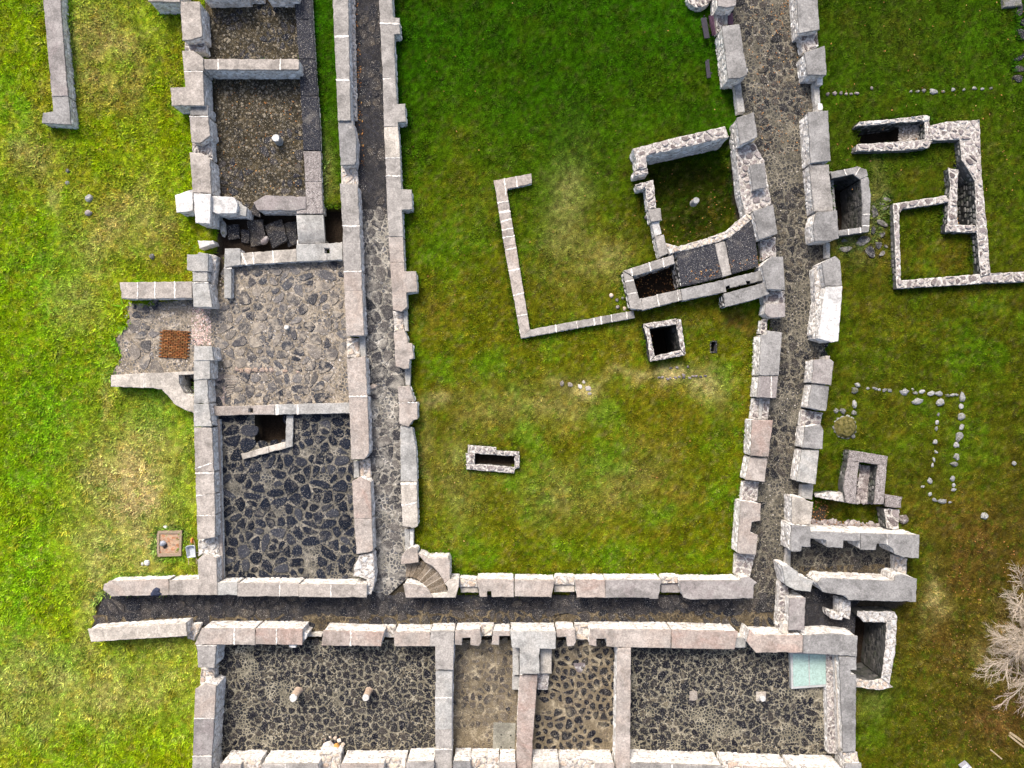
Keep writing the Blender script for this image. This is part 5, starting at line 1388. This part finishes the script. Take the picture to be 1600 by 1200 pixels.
pebbles('wall_rubble', 'broken stones heaped along the notched annex wall', 'rubble', xs_, ys_, -.5, .06, .2, M_RUB)
xs_, ys_ = spots([(300, 482), (330, 480), (330, 540), (300, 540)], 200)
pebbles('threshold_gravel', 'reddish gravel in the doorway of the west court', 'gravel', xs_, ys_, .04, .02, .06, stone_mat('red_gravel', [(0.35, 0.2, 0.17), (0.45, 0.33, 0.29), (0.28, 0.2, 0.19), (0.55, 0.48, 0.44)], (0.3, .25, .2)), .5)
xs_, ys_ = spots([(330, 585), (352, 585), (356, 634), (330, 636)], 220)
pebbles('corner_gravel', 'purple-grey gravel in the lower left corner of the west court', 'gravel', xs_, ys_, .04, .02, .05, stone_mat('purple_gravel', [(0.2, 0.15, 0.15), (0.3, 0.24, 0.23), (0.15, 0.12, 0.12)], (0.3, .25, .2)), .5)
# ------------------------------------------------------------------ ground and grass
def sstep(a, b, x):
    t = np.clip((x - a) / (b - a), 0, 1); return t * t * (3 - 2 * t)

STRAW = [(172, 640, 12, 60, .45), (290, 620, 60, 14, .25), (130, 1010, 20, 60, .5), (210, 775, 70, 105, 1.0), (200, 700, 62, 50, .6), (150, 860, 40, 70, .6), (160, 1085, 120, 50, .55), (60, 1080, 90, 60, .5), (230, 1000, 60, 50, .45), (150, 920, 25, 55, .7),
         (165, 60, 50, 55, .5), (150, 130, 50, 30, .35), (215, 340, 45, 60, .5), (150, 385, 45, 45, .5), (80, 310, 20, 20, .5), (60, 245, 30, 40, .4), (120, 470, 40, 40, .35),
         (680, 627, 22, 15, .8), (900, 605, 40, 16, .6), (1040, 588, 62, 12, .9), (1100, 600, 22, 26, .6), (890, 330, 30, 80, .28), (950, 400, 40, 40, .3), (870, 640, 50, 30, .3), (780, 640, 60, 40, .25),
         (880, 780, 60, 40, .2), (990, 750, 60, 40, .2), (1455, 930, 14, 35, .6), (1330, 375, 40, 25, .35), (1370, 330, 14, 60, .35), (500, 270, 16, 40, .4), (660, 700, 12, 60, .3), (1580, 1010, 40, 70, .25),
         (715, 740, 40, 60, .2), (1350, 1060, 30, 40, .15), (215, 130, 25, 60, .3), (240, 1060, 60, 20, .4)]
BROWN = [(1545, 870, 90, 80, .95), (1500, 1000, 80, 110, .7), (1570, 1110, 110, 90, .95), (1580, 1000, 60, 120, .9), (1440, 960, 30, 60, .6), (1420, 975, 30, 60, .6), (1460, 780, 80, 60, .25), (1590, 780, 50, 80, .45), (860, 450, 70, 60, .25), (760, 330, 60, 60, .2),
         (270, 380, 30, 40, .3), (1060, 500, 90, 18, .45), (1165, 505, 30, 22, .9), (1120, 650, 10, 40, .5), (1190, 520, 10, 40, .5), (1380, 50, 100, 60, .22), (1500, 250, 80, 60, .2), (1330, 215, 40, 60, .2), (660, 480, 40, 40, .3), (1320, 1100, 30, 30, .6), (1285, 805, 30, 14, .9)]  # includes the shadowed ground below the slab block, painted as a brown patch
LUSH = [(60, 640, 100, 190, .85), (60, 420, 90, 130, .7), (30, 880, 70, 110, .7), (25, 150, 45, 160, .45), (130, 1150, 120, 60, .5), (250, 40, 40, 60, .4), (870, 80, 230, 120, .55), (690, 380, 50, 60, .45), (670, 180, 40, 120, .4), (1000, 870, 250, 20, .35), (1110, 690, 16, 30, .6),
        (1310, 690, 30, 70, .3), (700, 840, 40, 40, .35), (290, 700, 16, 140, .55), (290, 240, 16, 90, .5), (230, 640, 60, 30, .5), (1360, 1090, 30, 30, .6), (1290, 20, 20, 50, .5), (1440, 580, 140, 60, .25), (1310, 520, 20, 80, .4), (1400, 700, 60, 60, .2), (280, 1130, 25, 30, .6), (90, 1020, 30, 40, .5), (120, 230, 40, 60, .4), (505, 100, 14, 120, .4), (640, 240, 12, 240, .45), (1100, 130, 40, 80, .4)]

def blobw(px, py, L):
    w = np.zeros(px.shape)
    ax = px + (fbm(px, py, 60, 71) - .5) * 70; ay = py + (fbm(px, py, 60, 83) - .5) * 70
    for x, y, rx, ry, a in L:
        d = ((ax - x) / rx) ** 2 + ((ay - y) / ry) ** 2
        w = np.maximum(w, a * np.exp(-d * 0.9))
    return w

def grass_color(X, Y):
    px = X / S + 800; py = 600 - Y / S
    px = np.clip(px, -400, 2000); py = np.clip(py, -400, 1600)
    meadow = np.array((0.205, 0.272, 0.002)); garth = np.array((0.092, 0.100, 0.003)); north = np.array((0.016, 0.084, 0.0012))
    east = np.array((0.056, 0.066, 0.003)); brown = np.array((0.075, 0.042, 0.010)); shade_moss = np.array((0.018, 0.026, 0.002)); straw = np.array((0.36, 0.29, 0.115)); lush = np.array((0.060, 0.150, 0.003))
    olive = np.array((0.120, 0.086, 0.008))
    wm = 1 - sstep(300, 420, px); we = sstep(1180, 1290, px)
    c = garth[None] * (1 - wm - we)[:, None] + meadow[None] * wm[:, None] + east[None] * we[:, None]
    wn_ = (1 - sstep(60, 520, py + (fbm(px, py, 120, 17) - .5) * 240)) * (1 - wm) * (1 - .35 * we)
    c = c * (1 - 0.92 * wn_)[:, None] + north[None] * (0.92 * wn_)[:, None]
    n1 = fbm(px, py, 130, 3); n2 = fbm(px, py, 34, 29); n3 = fbm(px, py, 9, 41, 3)
    def mx(w, col):
        nonlocal c
        w = np.clip(w, 0, 1)[:, None]; c = c * (1 - w) + col[None] * w
    sh = (0.30 + 0.70 * (1 - wn_)) * (1 + 0.6 * wm) * (1 - 0.35 * we)
    def mxs(w, col):
        nonlocal c
        w = np.clip(w, 0, 1)[:, None]; c = c * (1 - w) + col[None] * sh[:, None] * w
    mxs(0.65 * sstep(.50, .68, n1 * .5 + n2 * .5) * (1 - .65 * wn_), olive)
    mxs(0.60 * sstep(.52, .70, fbm(px, py, 80, 57) * .6 + n2 * .4), lush)
    mxs(blobw(px, py, LUSH) * (0.5 + n2), lush * np.array((1.15, 1.0, 1.0)))
    mx(blobw(px, py, BROWN) * (0.45 + n2 * 1.1), brown)
    mx(blobw(px, py, STRAW) * (0.35 + 1.2 * n2), straw)
    stripe = we * sstep(420, 520, py) * 0.5 + (1 - we) * (1 - wm) * 0.16
    c *= (1 + 0.30 * stripe * np.sin((py - 0.22 * px + (fbm(px, py, 90, 99) - .5) * 60) / 5.0))[:, None]
    mx(blobw(px, py, [(1085, 310, 82, 82, 1.5)]) * 1.0, shade_moss)  # moss tone darkened to paint the deep shade in the sunken room
    mxs(0.42 * sstep(.58, .74, n3) * (1 - .5 * wn_), olive * 1.4)
    n4 = vnoise(px, py, 2.8, 51); n5 = vnoise(px, py, 5.2, 53)
    mxs(0.4 * sstep(.62, .9, vnoise(px, py, 3.6, 59)), straw * .38)
    mxs(0.5 * sstep(.62, .9, vnoise(px, py, 4.6, 67)), lush * .75)
    c *= (0.52 + 0.96 * n4)[:, None] * (0.68 + 0.64 * n5)[:, None] * (0.72 + 0.56 * n2)[:, None]
    return c

def low_z(X, Y):
    z = np.zeros(X.shape)
    for P, d in LOW:
        z = np.where(inside_np(P, X, Y), d, z)
    return z

def ground_z(X, Y):
    px = X / S + 800
    rough = 0.05 + 0.10 * (1 - sstep(250, 330, px))
    z = (fbm(X, Y, 3.5, 91, 3) - 0.5) * rough - 0.03 + (fbm(X, Y, 0.7, 95, 2) - .5) * 0.03
    return z + low_z(X, Y)

def grass_mat(name, tuft):
    t = NT(name)
    a = t.n.new('ShaderNodeAttribute'); a.attribute_name = 'col'
    f = t.noise(13, 4, 0.75)
    c = t.mix(1.0, a.outputs[0], t.ramp(f, [(0.34, 0.5), (0.5, 1.0), (0.66, 1.5)]), 'MULTIPLY')
    if tuft:
        t.b.inputs['Specular IOR Level'].default_value = 0.02
        return t.done(c, 0.9)
    t.b.inputs['Specular IOR Level'].default_value = 0.0
    return t.done(c, 0.95, f, 0.8, 0.06)

fx = np.arange(-36, 36.01, 0.2); fy = np.arange(-28, 28.01, 0.2)
fx = np.unique(np.concatenate([fx, [DRAIN[k][0] + s for k in (0, 1) for s in (-.012, .012)]])); fy = np.unique(np.concatenate([fy, [DRAIN[k][1] + s for k in (0, 1) for s in (-.012, .012)]]))
gx = np.concatenate([[-400, -150, -70, -45], fx, [45, 70, 150, 400]]); gy = np.concatenate([[-400, -150, -70, -40], fy, [40, 70, 150, 400]])
GX, GY = np.meshgrid(gx, gy); X, Y = GX.ravel(), GY.ravel()
Z = ground_z(X, Y)
onfloor = np.zeros(X.shape, bool)
for P in EXCL:
    b = np.array(P); m = (X > b[:, 0].min()) & (X < b[:, 0].max()) & (Y > b[:, 1].min()) & (Y < b[:, 1].max())
    idx = np.where(m)[0]
    if len(idx): onfloor[idx] |= inside_np(P, X[idx], Y[idx])
Z = np.where(onfloor & (low_z(X, Y) > -0.01), -0.12, Z)
nx_, ny_ = len(gx), len(gy)
I = (np.arange(ny_ - 1)[:, None] * nx_ + np.arange(nx_ - 1)[None]).ravel()
F = np.stack([I, I + 1, I + nx_ + 1, I + nx_], 1)
gcol = grass_color(X, Y)
lowm = low_z(X, Y)
far_ = (np.abs(X) > 36.5) | (np.abs(Y) > 28.5)
gcol[far_] = np.array((0.075, 0.105, 0.004)) * (0.8 + 0.4 * NR.rand(far_.sum(), 1))
gcol[onfloor] = (0.05, 0.042, 0.03)
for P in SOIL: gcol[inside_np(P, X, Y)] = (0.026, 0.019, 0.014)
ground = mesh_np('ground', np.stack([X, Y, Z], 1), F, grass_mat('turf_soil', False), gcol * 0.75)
ground['kind'] = 'structure'
ground.data.polygons.foreach_set('use_smooth', [True] * len(ground.data.polygons))

# raster of everything grass cannot grow on
RES = 0.06
RX0, RY0 = -36.0, -28.0
mw, mh = int(72 / RES), int(56 / RES)
block = np.zeros((mh, mw), bool)
for P in EXCL:
    b = np.array(P)
    i0, i1 = max(0, int((b[:, 0].min() - RX0) / RES)), min(mw, int((b[:, 0].max() - RX0) / RES) + 2)
    j0, j1 = max(0, int((b[:, 1].min() - RY0) / RES)), min(mh, int((b[:, 1].max() - RY0) / RES) + 2)
    if i1 <= i0 or j1 <= j0: continue
    xx, yy = np.meshgrid(RX0 + (np.arange(i0, i1) + .5) * RES, RY0 + (np.arange(j0, j1) + .5) * RES)
    block[j0:j1, i0:i1] |= inside_np(P, xx, yy)

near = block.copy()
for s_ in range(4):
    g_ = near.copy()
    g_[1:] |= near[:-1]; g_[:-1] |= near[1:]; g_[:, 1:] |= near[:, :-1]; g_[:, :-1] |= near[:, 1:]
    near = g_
jd, id_ = int((DRAIN[0][1] - RY0) / RES), int((DRAIN[0][0] - RX0) / RES)
near[jd - 18:jd + 8, id_ - 8:id_ + 14] = False
NT_ = 430000
X = NR.uniform(-35.6, 35.6, NT_); Y = NR.uniform(-27.4, 27.4, NT_)
ok = ~block[((Y - RY0) / RES).astype(int), ((X - RX0) / RES).astype(int)]
X, Y = X[ok], Y[ok]
px = X / S + 800; py = 600 - Y / S
bare = blobw(px, py, [(1040, 588, 50, 8, 1.0), (900, 605, 28, 9, 0.8), (680, 627, 14, 9, .7), (1165, 505, 26, 20, 1.0), (1285, 805, 28, 12, .9), (125, 940, 12, 30, .6)])
ok = NR.rand(len(X)) > bare * 0.9
X, Y, px, py = X[ok], Y[ok], px[ok], py[ok]
n = len(X)
Zg = ground_z(X, Y)
col = grass_color(X, Y) * NR.uniform(0.55, 1.45, (n, 1)) * NR.uniform(0.88, 1.12, (n, 3))
tall = 0.055 + 0.05 * (1 - sstep(260, 340, px)) + 0.035 * sstep(1380, 1560, px) * sstep(780, 1000, py)
tall = tall * (0.35 + 1.5 * fbm(X, Y, 1.1, 61, 2) * (0.4 + 1.2 * vnoise(X, Y, 0.26, 77))) * NR.uniform(0.7, 1.4, n)
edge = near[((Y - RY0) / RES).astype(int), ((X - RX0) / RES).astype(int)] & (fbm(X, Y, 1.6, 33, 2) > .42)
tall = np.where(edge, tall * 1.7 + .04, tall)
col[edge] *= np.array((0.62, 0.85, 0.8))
K = 3
a0 = NR.uniform(0, 6.283, n)
V = np.empty((n, K, 3, 3)); CC = np.empty((n, K, 3, 3))
for k in range(K):
    a = a0 + k * 2.1 + NR.uniform(-.6, .6, n)
    lean = NR.uniform(0.5, 1.5, n) * tall
    w = NR.uniform(0.018, 0.035, n) * (0.8 + 4 * tall)
    ca, sa = np.cos(a), np.sin(a)
    bx = X + ca * NR.uniform(0, .05, n); by = Y + sa * NR.uniform(0, .05, n)
    V[:, k, 0] = np.stack([bx - sa * w, by + ca * w, Zg - .01], 1)
    V[:, k, 1] = np.stack([bx + sa * w, by - ca * w, Zg - .01], 1)
    V[:, k, 2] = np.stack([bx + ca * lean, by + sa * lean, Zg + tall * NR.uniform(0.6, 1.1, n)], 1)
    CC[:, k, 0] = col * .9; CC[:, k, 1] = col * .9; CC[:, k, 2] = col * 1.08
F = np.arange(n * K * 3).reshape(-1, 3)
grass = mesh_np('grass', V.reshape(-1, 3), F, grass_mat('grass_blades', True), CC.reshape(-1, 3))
grass['kind'] = 'stuff'; tag(grass, 'short green and yellowed grass growing round all the ruined walls', 'grass')

# fallen leaves
def leaf_mat():
    t = NT('fallen_leaf')
    c = t.ramp(t.rand(), [(0.0, (0.10, 0.045, 0.02)), (0.3, (0.22, 0.09, 0.03)), (0.6, (0.33, 0.16, 0.05)), (0.85, (0.16, 0.08, 0.04)), (1.0, (0.42, 0.27, 0.10))])
    return t.done(c, 0.8)
ML = leaf_mat()
XL, YL, ZL = [], [], []
for pts, dens, z in [([(1165, 0), (1255, 0), (1270, 240), (1180, 240)], 7, .07), ([(335, 126), (475, 126), (480, 300), (345, 320)], 3, .06), ([(990, 415), (1065, 410), (1068, 465), (1000, 470)], 30, -0.98),
                     ([(1270, 785), (1300, 785), (1300, 815), (1272, 815)], 45, -.5), ([(1270, 812), (1380, 822), (1380, 828), (1270, 822)], 45, -.48), ([(1060, 430), (1185, 400), (1185, 418), (1064, 445)], 18, .93), ([(1010, 255), (1160, 250), (1165, 380), (1040, 380)], 1.6, -.92),
                     ([(1255, 0), (1600, 0), (1600, 300), (1300, 320)], 0.5, .05), ([(550, 0), (560, 0), (570, 260), (556, 260)], 30, .06), ([(1265, 560), (1275, 560), (1250, 760), (1240, 760)], 14, .06), ([(1480, 840), (1600, 840), (1600, 1200), (1420, 1200)], 2.0, .05), ([(1500, 265), (1520, 265), (1525, 350), (1500, 350)], 25, -1.1),
                     ([(640, 0), (1140, 0), (1190, 880), (660, 880)], 0.12, .06), ([(700, 1175), (1000, 1165), (1000, 1172), (700, 1180)], 12, .06), ([(500, 1145), (540, 1145), (540, 1172), (500, 1172)], 8, .06)]:
    x_, y_ = spots(pts, dens, 0); XL.append(x_); YL.append(y_); ZL.append(np.full(len(x_), z))
XL, YL, ZL = map(np.concatenate, (XL, YL, ZL)); n = len(XL)
a = NR.uniform(0, 6.283, n); r = NR.uniform(0.03, 0.065, n)
V = np.empty((n, 4, 3))
for k, (u, v, w) in enumerate(((-1, 0, .0), (0, -.6, .25), (1, 0, .1), (0, .6, .3))):
    V[:, k, 0] = XL + r * (u * np.cos(a) - v * np.sin(a)); V[:, k, 1] = YL + r * (u * np.sin(a) + v * np.cos(a)); V[:, k, 2] = ZL + r * w * NR.uniform(.3, 1.6, n)
lv = mesh_np('fallen_leaves', V.reshape(-1, 3), np.arange(n * 4).reshape(-1, 4), ML)
lv['kind'] = 'stuff'; tag(lv, 'brown and orange leaves fallen over walks, pits and lawn', 'leaves')
